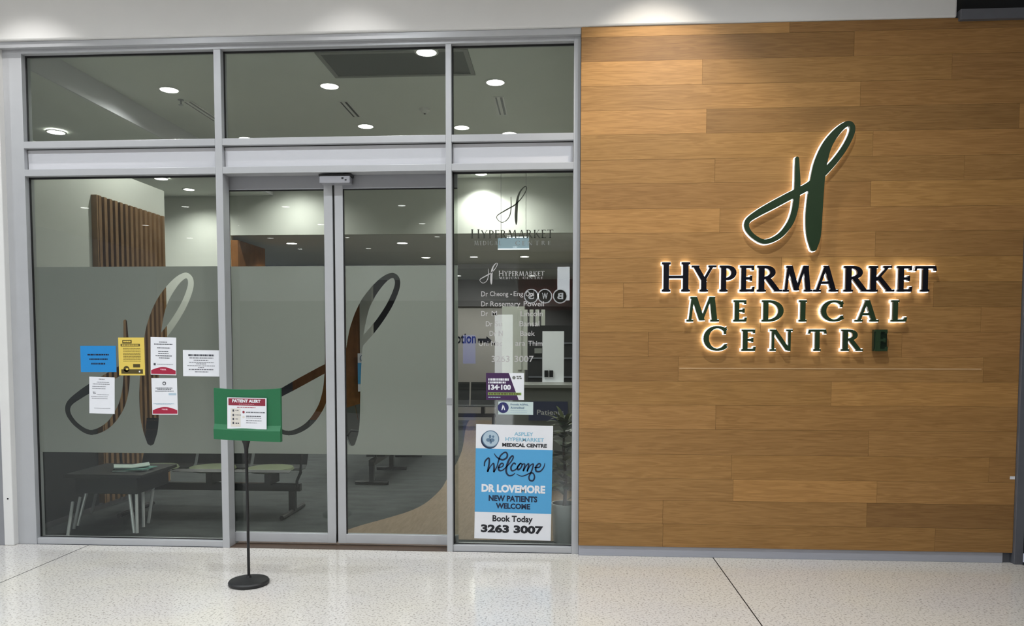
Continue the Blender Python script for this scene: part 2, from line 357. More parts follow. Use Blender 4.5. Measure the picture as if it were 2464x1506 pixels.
# ================================================================== SETTING: the mall
HEADZ = 3.893; WX0, WX1, WY = .15, 3.300, -.05
MALLZ = 4.75
fl = struct('floor')
B('sub_floor', GASKET, fl, -14, 12, -21, .0, -.06, -.031)
for jx in (-3.72, 1.154): B('joint_strip', GASKET, fl, jx-.0042, jx+.0042, -21, 0, -.03, -.0006)
for i, (a, b) in enumerate([(-14, -10.0), (-10, -3.724), (-3.716, 1.150), (1.158, 3.36), (3.36, 6.0), (6.0, 12)]):
    ys = [-21, -14, -7, 0.0]
    for j in range(3):
        aa, bb = a+(.004 if i in (1, 4, 5) else 0), b-(.004 if i in (0, 3, 4) else 0)
        m_ = TERRAZZO
        y1 = ys[j+1]
        if i == 4 and j == 2: y1 = -.32
        o = B('terrazzo_slab', m_, fl, aa, bb, ys[j]+.003, y1-(.003 if j < 2 else 0), -.03, 0)
B('threshold_strip', DARKMETAL, fl, 3.365, 6, -.32, .0, -.03, -.002)
# mall ceiling and far side (what the glass reflects)
ce = struct('ceiling'); B('ceiling_panel', WHITE, ce, -14, 12, -21, -.08, MALLZ, MALLZ+.1)
# bulkhead above the shopfront
wf = struct('wall_front')
x_end = hit(2303, 30, 1, -.06).x
B('bulkhead_face', WHITE, wf, -14, x_end, -.062, .12, 3.899, MALLZ+.1, bevel=.012)
# white pier at the left of the shopfront
B('pier', WHITE, wf, -4.378, -4.300, -.05, .10, 0, 3.899, bevel=.006)
B('pier_side', WHITE, wf, -4.80, -4.378, -.03, .10, 1.08, 3.899)
B('neighbour_front', WHITE, wf, -14, -4.80, .10, .2, 0, 3.899)
B('guard_panel', ALUD, wf, -4.436, -4.379, -.045, .08, 0, 1.075, bevel=.003)
B('neighbour_panel', mat('pale_blue_hoarding', C(176, 206, 228), .4, noise=(4, .05, (1, 1, 1))), wf, -6.5, -4.437, 0.0, .06, 0, 1.08)
pt = hit(30, 1200, 1, -.05); MB().tube([(-4.337, -.052, pt.z), (-4.337, -.046, pt.z)], .007, 14).build('bolt_hole', HOLE, wf)
# recess behind the bulkhead end, shutter box and end post at right
sb_ = struct('trim_1')
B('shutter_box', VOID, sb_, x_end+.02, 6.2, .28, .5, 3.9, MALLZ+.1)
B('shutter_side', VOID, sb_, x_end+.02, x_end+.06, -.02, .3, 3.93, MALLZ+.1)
bx0, bx1, bz0, bz1 = box_px(2312, 33, 2464, 52, WY-.01)
B('shutter_rail', DARKMETAL, sb_, hit(2311, 40, 1, -.08).x, 6.2, -.085, -.0, 3.872, 3.945, bevel=.004)
pr = struct('trim_2'); B('end_post', DARKMETAL, pr, WX1+.002, WX1+.063, -.075, .06, 0, 3.872, bevel=.003)
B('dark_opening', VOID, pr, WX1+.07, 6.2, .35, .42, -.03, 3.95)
B('shutter_guide', DARKMETAL, pr, WX1+.30, WX1+.36, .2, .3, 0, 3.9)

# ---- timber wall made of boards
wr = struct('wall_right'); B('backing', mat('joint_shadow', C(52, 38, 24), .8), wr, WX0, WX1, WY+.006, .10, .08, 3.898)
rows_px = [64, 90.5, 149.5, 208.5, 267.5, 325.5, 386, 443.5, 504, 562, 621.5, 681, 740, 799, 858, 916, 973, 1031, 1091, 1149, 1201, 1257, 1313]
RZ = [hit(1400, y, 1, WY).z for y in rows_px]; RZ[0] = 3.897; RZ[-1] = .079
JO = {0: [(1900, 1)], 1: [(2055, 0)], 2: [(1690, 0), (2290, 0)], 3: [(2070, 0)], 4: [(1700, 0), (2452, 0)], 5: [(2100, 0)], 6: [(1720, 0), (2320, 0)],
      7: [(2095, 0)], 8: [(1732, 0)], 9: [(2106, 0)], 10: [(1880, 0)], 11: [(1500, 0), (2246, 0)], 12: [(1830, 0), (2360, 0)], 13: [(1560, 0), (2170, 0)], 14: [(1632, 0), (2366, 0)],
      15: [(2000, 0)], 16: [(1722, 0)], 17: [(2090, 0)], 18: [(1760, 0), (2380, 0)], 19: [(1764, 0), (2110, 0)], 20: [(1595, 0), (2086, 0)], 21: [(1595, 0), (2250, 0)]}
TONE = {(0, 0): 1.08, (0, 1): .9, (1, 0): .86, (1, 1): .98, (2, 0): 1.12, (2, 1): .98, (2, 2): .95, (3, 0): 1.04, (3, 1): .97, (4, 0): 1.12, (4, 1): .90, (4, 2): 1.06,
        (5, 0): 1.0, (5, 1): 1.02, (6, 0): .99, (6, 1): .97, (7, 0): .95, (7, 1): 1.07, (8, 0): 1.08, (8, 1): 1.0, (9, 0): 1.0, (9, 1): .94, (10, 0): .97, (10, 1): 1.02,
        (11, 0): 1.03, (11, 1): .98, (11, 2): .9, (12, 0): .97, (12, 1): .98, (13, 1): .94, (14, 0): .93, (14, 1): .99, (14, 2): .93, (15, 0): .98, (15, 1): 1.07,
        (16, 0): 1.02, (16, 1): .98, (17, 0): .95, (17, 1): 1.0, (18, 0): 1.0, (19, 0): .98, (19, 1): 1.1, (19, 2): 1.02, (20, 0): 1.0, (20, 1): .98, (20, 2): .86, (21, 0): .93, (21, 1): .96, (21, 2): .93}
for i in range(len(RZ)-1):
    zt, zb = RZ[i], RZ[i+1]; ym = (rows_px[i]+rows_px[i+1])/2
    xs = [WX0]+[hit(j[0], ym, 1, WY).x for j in JO.get(i, [])]+[WX1]
    for k in range(len(xs)-1):
        o = B('timber_board', WOOD, wr, xs[k]+(.0007 if k else 0), xs[k+1]-(.0007 if k < len(xs)-2 else 0), WY-random.uniform(0, .0012), WY+.008, zb+.0006, zt-.0006)
        t = TONE.get((i, k), random.uniform(.93, 1.05)); t = t**2.1
        o.color = (t, t*random.uniform(.985, 1.01), t*random.uniform(.96, 1.02), 1)
# pale scratch line and a scrap of tape
a, b = hit(1635, 886, 1, WY-.004), hit(2362, 893, 1, WY-.004)
B('pale_groove', mat('pale_oak_edge', C(196, 160, 116), .5, noise=(20, .1, (1, 1, 1))), wr, a.x, b.x, WY-.0022, WY+.004, a.z-.0045, a.z+.0045)
bs = struct('baseboard_right'); B('plinth', PLINTH, bs, WX0, WX1-.06, -.038, .06, 0, .0775, bevel=.002)
B('plinth_end', DARKMETAL, bs, WX1-.06, WX1, -.02, .06, 0, .0775)
tp = tag(B('tape_scrap', PAPER, None, *box_px(2430, 1146, 2442, 1153, WY-.002)[:2], WY-.003, WY-.0016, *box_px(2430, 1146, 2442, 1153, WY-.002)[2:]), 'tiny scrap of white tape on the timber wall beside the dark end post', 'tape')

# ---- shopfront framing
GY = .062                                      # glass plane
def vline(px0, py0): return hit(px0, py0, 1, 0).x
XL, XM1a, XM1b, XM2a, XM2b, XRa = -4.150, -2.628, -2.572, -.856, -.812, .098
Z_T1b, Z_T1a = 3.105, 3.157                     # upper transom
Z_T2b, Z_T2a = 2.892, 2.943                     # lower transom
Z_HEAD = hit(700, 114, 1, 0).z
SILL = .048
wn = tag(empty('window_1'), None, 'window', kind='structure')
def bar(name, x0, x1, z0, z1, y0=0.0, y1=.11, m=ALU): return B(name, m, wn, x0, x1, y0, y1, z0, z1, bevel=.0025)
bar('stile', -4.302, XL, 0, HEADZ, .004)
bar('mullion', XM1a, XM1b, 0, Z_HEAD); bar('mullion', XM2a, XM2b, 0, Z_HEAD)
bar('stile', XRa, WX0-.001, 0, HEADZ)
bar('head_rail', XL, XRa, Z_HEAD, HEADZ-.012, 0)
bar('head_cap', -4.36, WX0-.001, 3.852, HEADZ+.005, -.040, .0)
bays = [(XL, XM1a), (XM1b, XM2a), (XM2b, XRa)]
for (a, b) in bays:
    bar('transom', a, b, Z_T1b, Z_T1a); bar('transom', a, b, Z_T2b, Z_T2a)
    B('infill_panel', INFILL, wn, a+.004, b-.004, .045, .075, Z_T2a-.002, Z_T1b+.002)
    B('gasket', GASKET, wn, a, a+.006, .048, .07, Z_T2a, Z_T1b); B('gasket', GASKET, wn, a, b, .040, .045, Z_T1b-.006, Z_T1b)
    # top light pane
    B('pane', GLASS, wn, a, b, GY, GY+.006, Z_T1a, Z_HEAD)
    B('gasket', GASKET, wn, a, b, .05, .062, Z_HEAD-.012, Z_HEAD); B('gasket', GASKET, wn, a, a+.008, .05, .062, Z_T1a, Z_HEAD)
for (a, b) in (bays[0], bays[2]):
    bar('sill', a, b, 0, SILL, .012)
    B('pane', GLASS, wn, a, b, GY, GY+.006, SILL, Z_T2b)
    B('gasket', GASKET, wn, a, b, .05, .062, Z_T2b-.014, Z_T2b); B('gasket', GASKET, wn, a, a+.009, .05, .062, SILL, Z_T2b)
    B('gasket', GASKET, wn, a, b, .05, .062, SILL, SILL+.006)
B('bracket_plate', ALUD, wn, XM2a-.002, XM2b+.002, -.006, .0, hit(1080, 973, 1, 0).z, hit(1080, 957, 1, 0).z, bevel=.002)
B('floor_track', mat('brown_door_track', C(86, 70, 58), .5, .2, noise=(20, .2, (4, 1, 1))), wn, XM1b, XM2a, .0, .34, -.02, .004)
# film on the left pane
PF = hit(80, 640, 1, GY).z, hit(90, 1090, 1, GY).z
FZ1, FZ0 = hit(530, 640, 1, GY).z, hit(530, 1092, 1, GY).z
ex0, ex1, ez0, ez1 = box_px(153, 655, 470, 1073, GY)
fm = film_mesh(XL+.008, XM1a, FZ0, FZ1, emblem_polys(ex0, ex1, ez0, ez1, ws=1.0))
fo = fm.build('frosted_film', FILM, wn); fo.location.y = GY+.0085; tag(fo, 'grey frosted film with script letter cut out')
# ---- sliding doors
DY = .135
dx_gap = hit(809, 900, 1, DY).x
DZ_TOP = hit(700, 457, 1, DY).z; DZ_BOT = hit(700, 1281, 1, DY).z
FD1, FD0 = hit(810, 639.5, 1, DY).z, hit(810, 1093, 1, DY).z
dex0, dex1, dez0, dez1 = box_px(627, 655, 966, 1075, DY)
DE = emblem_polys(dex0, dex1, dez0, dez1, ws=.9)
for n_, (a, b, ga, gb) in enumerate([(XM1b-.02, dx_gap-.008, XM1b-.02, hit(786, 900, 1, DY).x), (dx_gap+.008, XM2a+.07, hit(831, 900, 1, DY).x, XM2a+.07)]):
    d = tag(empty('door_%d' % (n_+1)), None, 'door', kind='structure')
    B('top_rail', ALUD, d, a, b, DY-.022, DY+.022, DZ_TOP, 2.93, bevel=.002)
    B('bottom_rail', ALU, d, a, b, DY-.022, DY+.022, .022, DZ_BOT, bevel=.002)
    if n_ == 0: B('stile', ALU, d, gb, b, DY-.0225, DY+.022, .021, 2.93, bevel=.002)
    else: B('stile', ALU, d, a, ga, DY-.0225, DY+.022, .021, 2.93, bevel=.002)
    B('pane', GLASS, d, ga, gb, DY-.003, DY+.003, DZ_BOT, DZ_TOP)
    B('gasket', GASKET, d, ga, gb, DY-.012, DY-.004, DZ_TOP-.008, DZ_TOP)
    if n_ == 1: B('gasket', GASKET, d, ga, ga+.008, DY-.014, DY-.004, DZ_BOT, DZ_TOP)
    else:
        B('stile', ALUD, d, a, hit(557, 900, 1, DY).x, DY-.0225, DY+.022, .021, 2.93); B('gasket', GASKET, d, hit(557, 900, 1, DY).x, hit(561, 900, 1, DY).x, DY-.014, DY-.004, DZ_BOT, DZ_TOP)
    g0 = hit(559.5, 900, 1, DY).x if n_ == 0 else ga+.008
    f_ = film_mesh(g0, gb, FD0, FD1, DE).build('frosted_film', FILM, d); f_.location.y = DY+.0055; tag(f_, 'grey frosted film with part of script letter cut out')
    B('brush_seal', GASKET, d, (b if n_ == 0 else a-.005), (b+.005 if n_ == 0 else a), DY-.01, DY+.01, .03, 2.92)
se = tag(empty('door_sensor', (0, 0, 0)), 'silver motion sensor box above the meeting edges of the sliding doors', 'sensor')
sx0, sx1, sz0, sz1 = box_px(767, 421, 846, 441, .03)
B('housing', mat('silver_housing', C(160, 160, 166), .35, .3), se, sx0+.005, sx1-.01, .02, .112, sz0, sz1-.008, bevel=.008)
B('cap', BLACK, se, sx0, sx1-.004, .024, .112, sz1-.009, sz1+.006, bevel=.003)
B('lens', BLACK, se, sx1-.075, sx1-.06, .0175, .021, sz0+.03, sz0+.042)
B('lens', BLACK, se, sx1-.05, sx1-.036, .0175, .021, sz0+.018, sz0+.027)

# ================================================================== clinic interior
IC, LC = 4.10, 3.27           # high ceiling, low ceiling
BY = 5.85
fi = struct('floor_2'); 
B('carpet', CARPET, fi, -9, 3.3, .345, 15, -.03, 0)
fi2 = MB(); bd = catmull([(-1.86, .36), (-1.78, .7), (-1.40, 1.45), (-1.30, 2.3), (-1.33, 3.3), (-1.45, 5.5), (-1.85, 9.5), (-1.9, 12)], 6)
fi2.add([(x, y, .002) for x, y in bd]+[(.45, y, .002) for x, y in bd], [(i, i+len(bd), i+1+len(bd), i+1) for i in range(len(bd)-1)])
fi2.build('vinyl_floor', OAKFLOOR, fi)
B('inner_threshold', CARPET, fi, -4.42, .45, .10, .345, -.03, -.001)
ci = struct('ceiling_2')
B('high_ceiling', INCEIL, ci, -4.42, .6, .11, BY, IC, IC+.08); B('side_ceiling', INCEIL, ci, -9, -4.421, .11, BY, 3.87, 3.95)
B('ceiling_step', INFILL, ci, -4.421, -4.40, .11, BY, 3.87, IC)
B('low_ceiling', INCEIL, ci, -9, 3.3, BY+.1, 15, LC, LC+.1)
wb = struct('wall_back')
B('bulkhead_drop', INWALL, wb, -4.42, .6, BY, BY+.1, LC, IC); B('side_back_wall', INWALL, wb, -9, -5.08, BY, BY+.1, 0, 3.87); B('side_bulkhead', INWALL, wb, -5.08, -4.42, BY, BY+.1, LC, 3.87)
B('far_wall', INDARK, wb, -9, 3.3, 14.1, 14.2, 0, LC)
B('cove_strip', INFILL, wb, -9, .6, 10.2, 10.4, 3.17, 3.269)
wl = struct('wall_left'); B('partition', INWALL, wl, -4.55, -4.42, .11, 2.62, 0, 3.3)
B('dark_dado', mat('dark_dado_panel', C(34, 36, 36), .5, noise=(5, .1, (1, 1, 1))), wl, -4.42, -4.412, .12, 1.26, .05, 1.35)
B('skirting', INDARK, wl, -4.42, -4.408, .12, 2.6, 0, .05)
wl2 = struct('wall_left_2'); B('side_wall', INWALL, wl2, -9.1, -9, .11, BY, 0, 3.95)
wr2 = struct('wall_right_2'); B('clinic_side_wall', INWALL, wr2, .45, .55, .11, 15, 0, 4.15)
B('timber_return', TIMBER, wb, -5.08, -4.97, BY, 6.95, 0, 3.2); B('timber_screen', TIMBER, wb, -5.6, -4.15, 9.95, 10.1, 0, 3.0); B('white_return', INWALL, wb, -4.15, -3.9, 9.93, 10.1, 0, 3.1)
B('reception_wall', mat('taupe_paint', C(150, 146, 142), .6, noise=(2, .1, (1, 1, 1))), wb, -2.6, -.95, 10.1, 10.2, 0, 2.38); B('dark_bulkhead', INDARK, wb, -2.6, .44, 10.05, 10.2, 2.38, 2.93)

# slatted timber panel on the left partition
sp = tag(empty('slatted_panel', (-4.419, 1.29, .1)), 'tall timber batten panel fixed to the white wall behind the left window', 'wall panel')
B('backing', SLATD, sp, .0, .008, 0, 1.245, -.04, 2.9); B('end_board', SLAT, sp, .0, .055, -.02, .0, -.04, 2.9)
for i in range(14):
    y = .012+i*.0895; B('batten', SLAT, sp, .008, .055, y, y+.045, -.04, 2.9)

# downlights
def downlight(x, y, z, e, label, group, r=.075, col=(1, .995, .965), size=125, blend=.6, lens=LENS, lr=None):
    t = tag(empty('downlight', (x, y, z)), label, 'downlight', group)
    MB().lathe([(r, -.001), (r+.018, -.001), (r+.018, -.006), (r, -.009), (r, -.001)], (0, 0, 0), 28, False).build('trim_ring', TRIMW, t)
    MB().lathe([(.001, -.003), (r, -.003), (r, -.0015), (.001, -.0015)], (0, 0, 0), 28).build('lens', lens, t)
    ld = bpy.data.lights.new('lamp', 'SPOT'); ld.energy = e; ld.color = col; ld.spot_size = math.radians(size); ld.spot_blend = blend; ld.shadow_soft_size = lr or r*.6
    lo = bpy.data.objects.new('lamp', ld); lo.location = (0, 0, -.02); COL.objects.link(lo); lo.parent = t
    return t
DL = [(407, 215, IC, 'ceiling downlight at the left end of the front row of three'), (793, 206, IC, 'ceiling downlight in the middle of the front row of three'),
      (1192, 197, IC, 'ceiling downlight above the right-hand pane, beside the slot diffuser'), (1026, 121, IC, 'ceiling downlight nearest the glass, beside the square return grille'),
      (880, 303, IC, 'ceiling downlight just behind the smoke detector and middle slot diffuser'), (592, 333, IC, 'ceiling downlight half hidden by the transom of the middle bay'),
      (1111, 306, IC, 'small ceiling downlight by the mullion in the right-hand top pane'), (1226, 321, IC, 'ceiling downlight half hidden by the transom of the right bay'),
      (1158, 418, IC, 'ceiling downlight just under the transom above the dark window emblem'),
      (135, 317, 3.86, 'ceiling downlight low in the left corner of the top left pane'), (388, 429, 3.86, 'ceiling downlight just under the transom above the slatted panel'),
      (702, 585, LC, 'low ceiling downlight seen through the left sliding door'), (968, 584, LC, 'low ceiling downlight seen high through the right sliding door'),
      (1025, 619, LC, 'low ceiling downlight just above the film on the right sliding door'), (1262, 617, LC, 'low ceiling downlight under the hanging acrylic sign'),
      (1292, 642, LC, 'low ceiling downlight, second below the hanging acrylic sign'), (1280, 663, LC, 'low ceiling downlight, third below the hanging acrylic sign'),
      (1101, 663, LC, 'low ceiling downlight by the mullion left of the white emblem')]
for px, py, z, lb in DL:
    p = hit(px, py, 2, z); e = E_IN*(1.0 if z == IC else .8)
    if px in (407,): e *= 1.0
    if px == 1026: z -= .012
    downlight(p.x, min(p.y, 14), z, e, lb, 'clinic ceiling downlights', r=.085, size=158 if px == 407 else 125)
for px, z, e, lb in ((1225, IC, 90, 'ceiling downlight washing the bulkhead behind the dark window emblem'), (690, IC, 105, 'ceiling downlight washing the bulkhead behind the left sliding door'), (455, 3.87, 95, 'ceiling downlight washing the white wall right of the slatted panel'), (1140, LC, 150, 'low ceiling lamp added to brighten the taupe wall with the arrow'), (240, 3.87, 70, 'ceiling downlight washing the wall behind the slatted panel')):  # the lamp before the taupe wall is added to brighten it
    downlight(hit(px, 480, 1, 5.3 if z > LC else 8.9).x, 5.3 if z > LC else 8.9, z, e, lb, 'clinic wall washers', size=150, blend=.9)
# ceiling services
def slot(px0, py0, px1, py1, lb):
    a, b = hit(px0, py0, 2, IC), hit(px1, py1, 2, IC); t = tag(empty('slot_diffuser', ((a.x+b.x)/2, (a.y+b.y)/2, IC)), lb, 'air vent', 'ceiling slot diffusers')
    l = abs(b.y-a.y)/2
    B('frame', TRIMW, t, -.055, .055, -l, l, -.008, 0); B('slot', BLACK, t, -.036, -.020, -l+.01, l-.01, -.009, -.006); B('slot', BLACK, t, .012, .036, -l+.01, l-.01, -.009, -.006)
slot(452, 243, 520, 290, 'slot diffuser in the ceiling left of the first mullion'); slot(826, 243, 858, 280, 'slot diffuser in the ceiling behind the middle downlight'); slot(1198, 232, 1212, 275, 'slot diffuser in the ceiling behind the right-hand downlight')
p = hit(1022, 262, 2, IC); sd = tag(empty('smoke_detector', (p.x, p.y, IC)), 'small round smoke detector on the ceiling in the middle bay', 'smoke detector')
MB().lathe([(.06, 0), (.055, -.02), (.035, -.03), (.03, -.045), (.01, -.05)], (0, 0, 0), 24).build('body', TRIMW, sd, True); MB().lathe([(.012, -.05), (.012, -.055)], (0, 0, 0), 12).build('sensor_tip', BLACK, sd)
p = hit(435, 240, 2, IC); sk = tag(empty('sprinkler', (p.x, p.y, IC)), 'small sprinkler head beside the left downlight', 'sprinkler')
MB().lathe([(.03, 0), (.03, -.006), (.008, -.008), (.008, -.05), (.025, -.052), (.025, -.055)], (0, 0, 0), 16).build('head', ALUD, sk)
rg = tag(empty('return_grille', (-1.45, 1.13, IC)), 'large square return air grille in the ceiling behind the head rail', 'air vent')
GR = mat('grille_grey', C(104, 108, 104), .6)
B('panel', GR, rg, -.62, .62, -.27, .27, -.006, .0)
for s in (-1, 1): B('frame', mat('grille_frame', C(150, 152, 148), .5), rg, -.66, .66, s*.27, s*.31, -.014, 0); B('frame', bpy.data.materials['grille_frame'], rg, s*.62, s*.66, -.27, .27, -.014, 0)
p0, p1 = hit(1198, 572, 1, 5.0), hit(1273, 600, 1, 5.0)
es = tag(empty('hanging_sign', ((p0.x+p1.x)/2, 5.0, p1.z)), 'small edge-lit acrylic sign hanging behind the right-hand pane', 'sign'); hw, hh = (p1.x-p0.x)/2, p0.z-p1.z
B('acrylic_panel', ACRYL, es, -hw, hw, 0, .006, .012, hh); B('lit_edge', ACRYLE, es, -hw, hw, -.004, .01, 0, .012); B('top_channel', ACRYLE, es, -hw*.4, hw*.95, -.004, .01, hh, hh+.012)
for s in (-1, 1): MB().tube([(s*hw*.8, 0, hh), (s*hw*.8, 0, IC-p1.z)], .003, 6).build('hanger', ALUD, es)

# ---- waiting-room beam seats
PERF = bpy.data.materials.new('perforated_steel'); PERF.use_nodes = True
def _perf():
    nt = PERF.node_tree; p = nt.nodes['Principled BSDF']; N = nt.nodes.new; L = nt.links.new
    p.inputs['Base Color'].default_value = C(38, 40, 40); p.inputs['Metallic'].default_value = .4; p.inputs['Roughness'].default_value = .4
    tc = N('ShaderNodeTexCoord'); v = N('ShaderNodeTexVoronoi'); v.inputs['Scale'].default_value = 55; v.inputs['Randomness'].default_value = 0; L(tc.outputs['Object'], v.inputs['Vector'])
    m = N('ShaderNodeMath'); m.operation = 'GREATER_THAN'; m.inputs[1].default_value = .20; L(v.outputs['Distance'], m.inputs[0]); L(m.outputs[0], p.inputs['Alpha'])
_perf()
def seat_row(loc, rz, n, label, group, pitch=.56, pads=True, legs=None, fh=.29):
    t = tag(empty('beam_seat', loc, rz=rz), label, 'seating', group); Lh = n*pitch/2
    B('beam', BLACK, t, -Lh, Lh, -.03, .03, .215, .285, bevel=.004)
    for x in legs or (-(Lh-.08), Lh-.08):
        B('leg', BLACK, t, x-.03, x+.03, -.025, .025, .03, .215); MB().tube([(x, -fh, .022), (x, fh, .022)], .022, 10).build('foot', BLACK, t, True)
    for s in (-1, 1):
        x = s*(Lh-.08)
        MB().tube([(x+s*.05, -.02, .25), (x+s*.06, -.05, .32), (x+s*.10, -.06, .40), (x+s*.11, -.06, .60), (x+s*.11, .22, .62), (x+s*.11, .26, .56)], .014, 8).build('armrest', BLACK, t, True)
    for i in range(n):
        x = -Lh+pitch*(i+.5); w2 = .265
        sm = MB(); cols = [(-.26, .43), (-.20, .445), (0, .41), (.17, .40), (.22, .43), (.26, .52), (.33, .86)]
        sm.add([(x-w2, y, z) for y, z in cols]+[(x+w2, y, z) for y, z in cols], [(k, k+7, k+8, k+1) for k in range(6)])
        so = sm.build('seat_shell', PERF, t); m_ = so.modifiers.new('solid', 'SOLIDIFY'); m_.thickness = .004
        B('bracket', BLACK, t, x-.03, x+.03, -.1, .12, .285, .41)
        if pads:
            po = MB().lathe([(.02, 0), (.19, .002), (.215, .015), (.205, .034), (.14, .042), (.001, .042)], (x, -.02, .405), 28).build('seat_pad', SEATGREEN, t, True)
    return t
seat_row((-3.26, 1.22, 0), 0, 3, 'black beam seat with pale green pads facing the left window', 'waiting room beam seats')
seat_row((-2.12, 4.1, 0), math.pi/2, 5, 'black beam seat running away from the doors with T-shaped feet', 'waiting room beam seats', pads=False, legs=(-1.37, -.35, .75, 1.32), fh=.19)
seat_row((-2.0, 8.6, 0), 0, 3, 'black beam seat against the far wall under the lettering', 'waiting room beam seats', pads=False)

# ---- magazine table and stool near the left window
tb = tag(empty('magazine_table', (-3.84, .66, 0)), 'low dark table with splayed white tube legs inside the left window', 'table')
DKT = mat('charcoal_table', C(30, 32, 32), .5, noise=(9, .1, (1, 1, 1)))
B('table_top', DKT, tb, -.31, .36, -.30, .30, .47, .50, bevel=.004); B('body', DKT, tb, -.24, .30, -.26, .26, .33, .47, bevel=.004)
def leg_px(a, b, y0, parent, base, z1=.34):
    q = hit(b[0], b[1], 2, 0.012); p_ = hit(a[0], a[1], 1, y0); q.x = max(q.x, -4.385); p_.x = max(p_.x, -4.385)
    MB().tube([p_-base, q-base], .013, 10).build('leg', CHROME, parent, True)
bt = Vector((-3.84, .66, 0))
leg_px((175, 1208), (163, 1289), .40, tb, bt); leg_px((311, 1182), (323, 1283), .44, tb, bt); leg_px((240, 1150), (203, 1232), .92, tb, bt); leg_px((371, 1155), (357, 1258), .72, tb, bt)
leg_px((193, 1195), (178, 1272), .50, tb, bt); leg_px((210, 1178), (187, 1265), .68, tb, bt); leg_px((328, 1182), (330, 1283), .42, tb, bt); leg_px((344, 1168), (345, 1268), .60, tb, bt)
for i, (dx, dy, rz, lb) in enumerate([(0, 0, .3, 'lowest magazine of the small pile on the dark table'), (.02, .01, -.15, 'middle magazine of the small pile on the dark table'), (-.02, .02, .55, 'top magazine, slightly curled, on the pile on the dark table')]):
    o = MB(); z0 = .5005+i*.011; Ym = .62
    n = 8; vs = []
    for k in range(n+1):
        u = -.14+.28*k/n; zz = .012*abs(k/n-.5)*2*(1 if i == 2 else .3)
        vs += [(u, -.10, zz), (u, .10, zz), (u, .10, zz+.007), (u, -.10, zz+.007)]
    fs = [(0, 1, 2, 3), (n*4+3, n*4+2, n*4+1, n*4)]
    for k in range(n):
        for e in range(4): fs.append((k*4+e, (k+1)*4+e, (k+1)*4+(e+1) % 4, k*4+(e+1) % 4))
    o.add(vs, fs); ob = o.build('magazine', MAGA if i != 1 else MAGB); ob.location = (-3.70+dx, Ym+dy, z0); ob.rotation_euler.z = rz; tag(ob, lb, 'magazine', 'magazines on the low table')

# ---- reception desk side seen through the right pane
dk = tag(empty('reception_desk', (-.28, 2.5, 0)), 'dark green-grey reception desk behind the right-hand pane', 'desk')
B('front_panel', DESKG, dk, -.41, .60, 0, .05, 0, 1.12); B('counter_top', mat('counter_top', C(120, 120, 116), .3), dk, -.43, .62, -.03, .55, 1.12, 1.158, bevel=.004); B('side_panel', DESKG, dk, -.41, -.36, .05, .5, 0, 1.12)
ns = tag(empty('desk_sign', (0, 0, 0)), 'navy sign board with white lettering on the front of the reception desk', 'sign')
nx0, nx1, nz0, nz1 = box_px(1272, 966, 1366, 1012, 2.49)
B('board', NAVYBAND, ns, nx0, nx1, 2.485, 2.498, nz0, nz1)
q = box_px(1292, 986, 1356, 998, 2.48); text_mb('Patients', q[0], q[1], q[2], q[3], 2.4845, .01).build('lettering', VINYLW, ns)
wp = tag(empty('white_notice_board', (0, 0, 0)), 'tall white board standing behind the reception desk', 'notice board')
q = box_px(1305, 797, 1357, 922, 3.4); B('board', PAPER, wp, q[0], q[1], 3.40, 3.43, 0, q[3]); B('board_foot', PAPER, wp, q[0], q[1], 3.30, 3.42, 1.05, 1.12)
q = box_px(1310, 891, 1331, 907, 3.39)
bc = tag(empty('binder_clip', (0, 0, 0)), 'black binder clip pair at the bottom of the white board', 'clip'); w3 = (q[1]-q[0])/2
B('jaw', BLACK, bc, q[0], q[0]+w3*.85, 3.37, 3.399, q[2], q[3]); B('jaw', BLACK, bc, q[1]-w3*.85, q[1], 3.37, 3.399, q[2], q[3])
MB().tube([(q[0]+w3, 3.385, q[2]), (q[0]+w3, 3.385, q[3]+.02)], .004, 8).build('wire', CHROME, bc)
cb = tag(empty('dark_cupboard', (0, 0, 0)), 'dark open cupboard behind the white board', 'cupboard'); q = box_px(1270, 783, 1345, 925, 4.4)
B('carcass', mat('near_black_carcass', C(26, 26, 27), .6), cb, q[0], .40, 4.4, 4.9, 0, q[3]); 
for zz in (.9, 1.15, 1.4, 1.6): B('shelf_edge', DARKMETAL, cb, q[0]+.01, .39, 4.385, 4.40, zz, zz+.02)
B('label', VINYLG, cb, *box_px(1286, 838, 1304, 850, 4.38)[:2], 4.38, 4.399, *box_px(1286, 838, 1304, 850, 4.38)[2:])
wc = tag(empty('white_column', (0, 0, 0)), 'bright white column with hanging blinds behind the doctors list', 'column'); q = box_px(1208, 745, 1243, 905, 6.0)
B('column_body', INWALL, wc, q[0], q[1]+.12, 6.0, 6.3, 0, q[3]+.05)
for k in range(5): B('blind_slat', INWALL, wc, q[1]+.02+k*.09, q[1]+.08+k*.09, 5.97, 5.985, 1.2, q[3], bevel=.004)
lt = tag(empty('wall_lettering', (0, 0, 0)), 'dark direction lettering with an arrow on the far taupe wall', 'lettering')
q = box_px(1053, 801, 1145, 833, 10.09); text_mb('Reception', q[0], q[1], q[2], q[3], 10.09, .01).build('word', SIGNBLACK, lt)
q = box_px(1150, 809, 1183, 829, 10.09); zc = (q[2]+q[3])/2; h_ = (q[3]-q[2])/2
MB().prism_y([(q[0], zc-h_*.45), (q[1]-h_*1.2, zc-h_*.45), (q[1]-h_*1.2, zc+h_*.45), (q[0], zc+h_*.45)], 10.085, 10.095).prism_y([(q[1]-h_*1.25, zc-h_), (q[1], zc), (q[1]-h_*1.25, zc+h_)], 10.085, 10.095).build('arrow', SIGNBLACK, lt)
bp = tag(empty('blue_poster', (0, 0, 0)), 'white and blue poster seen through the script cut-out of the right door', 'poster')
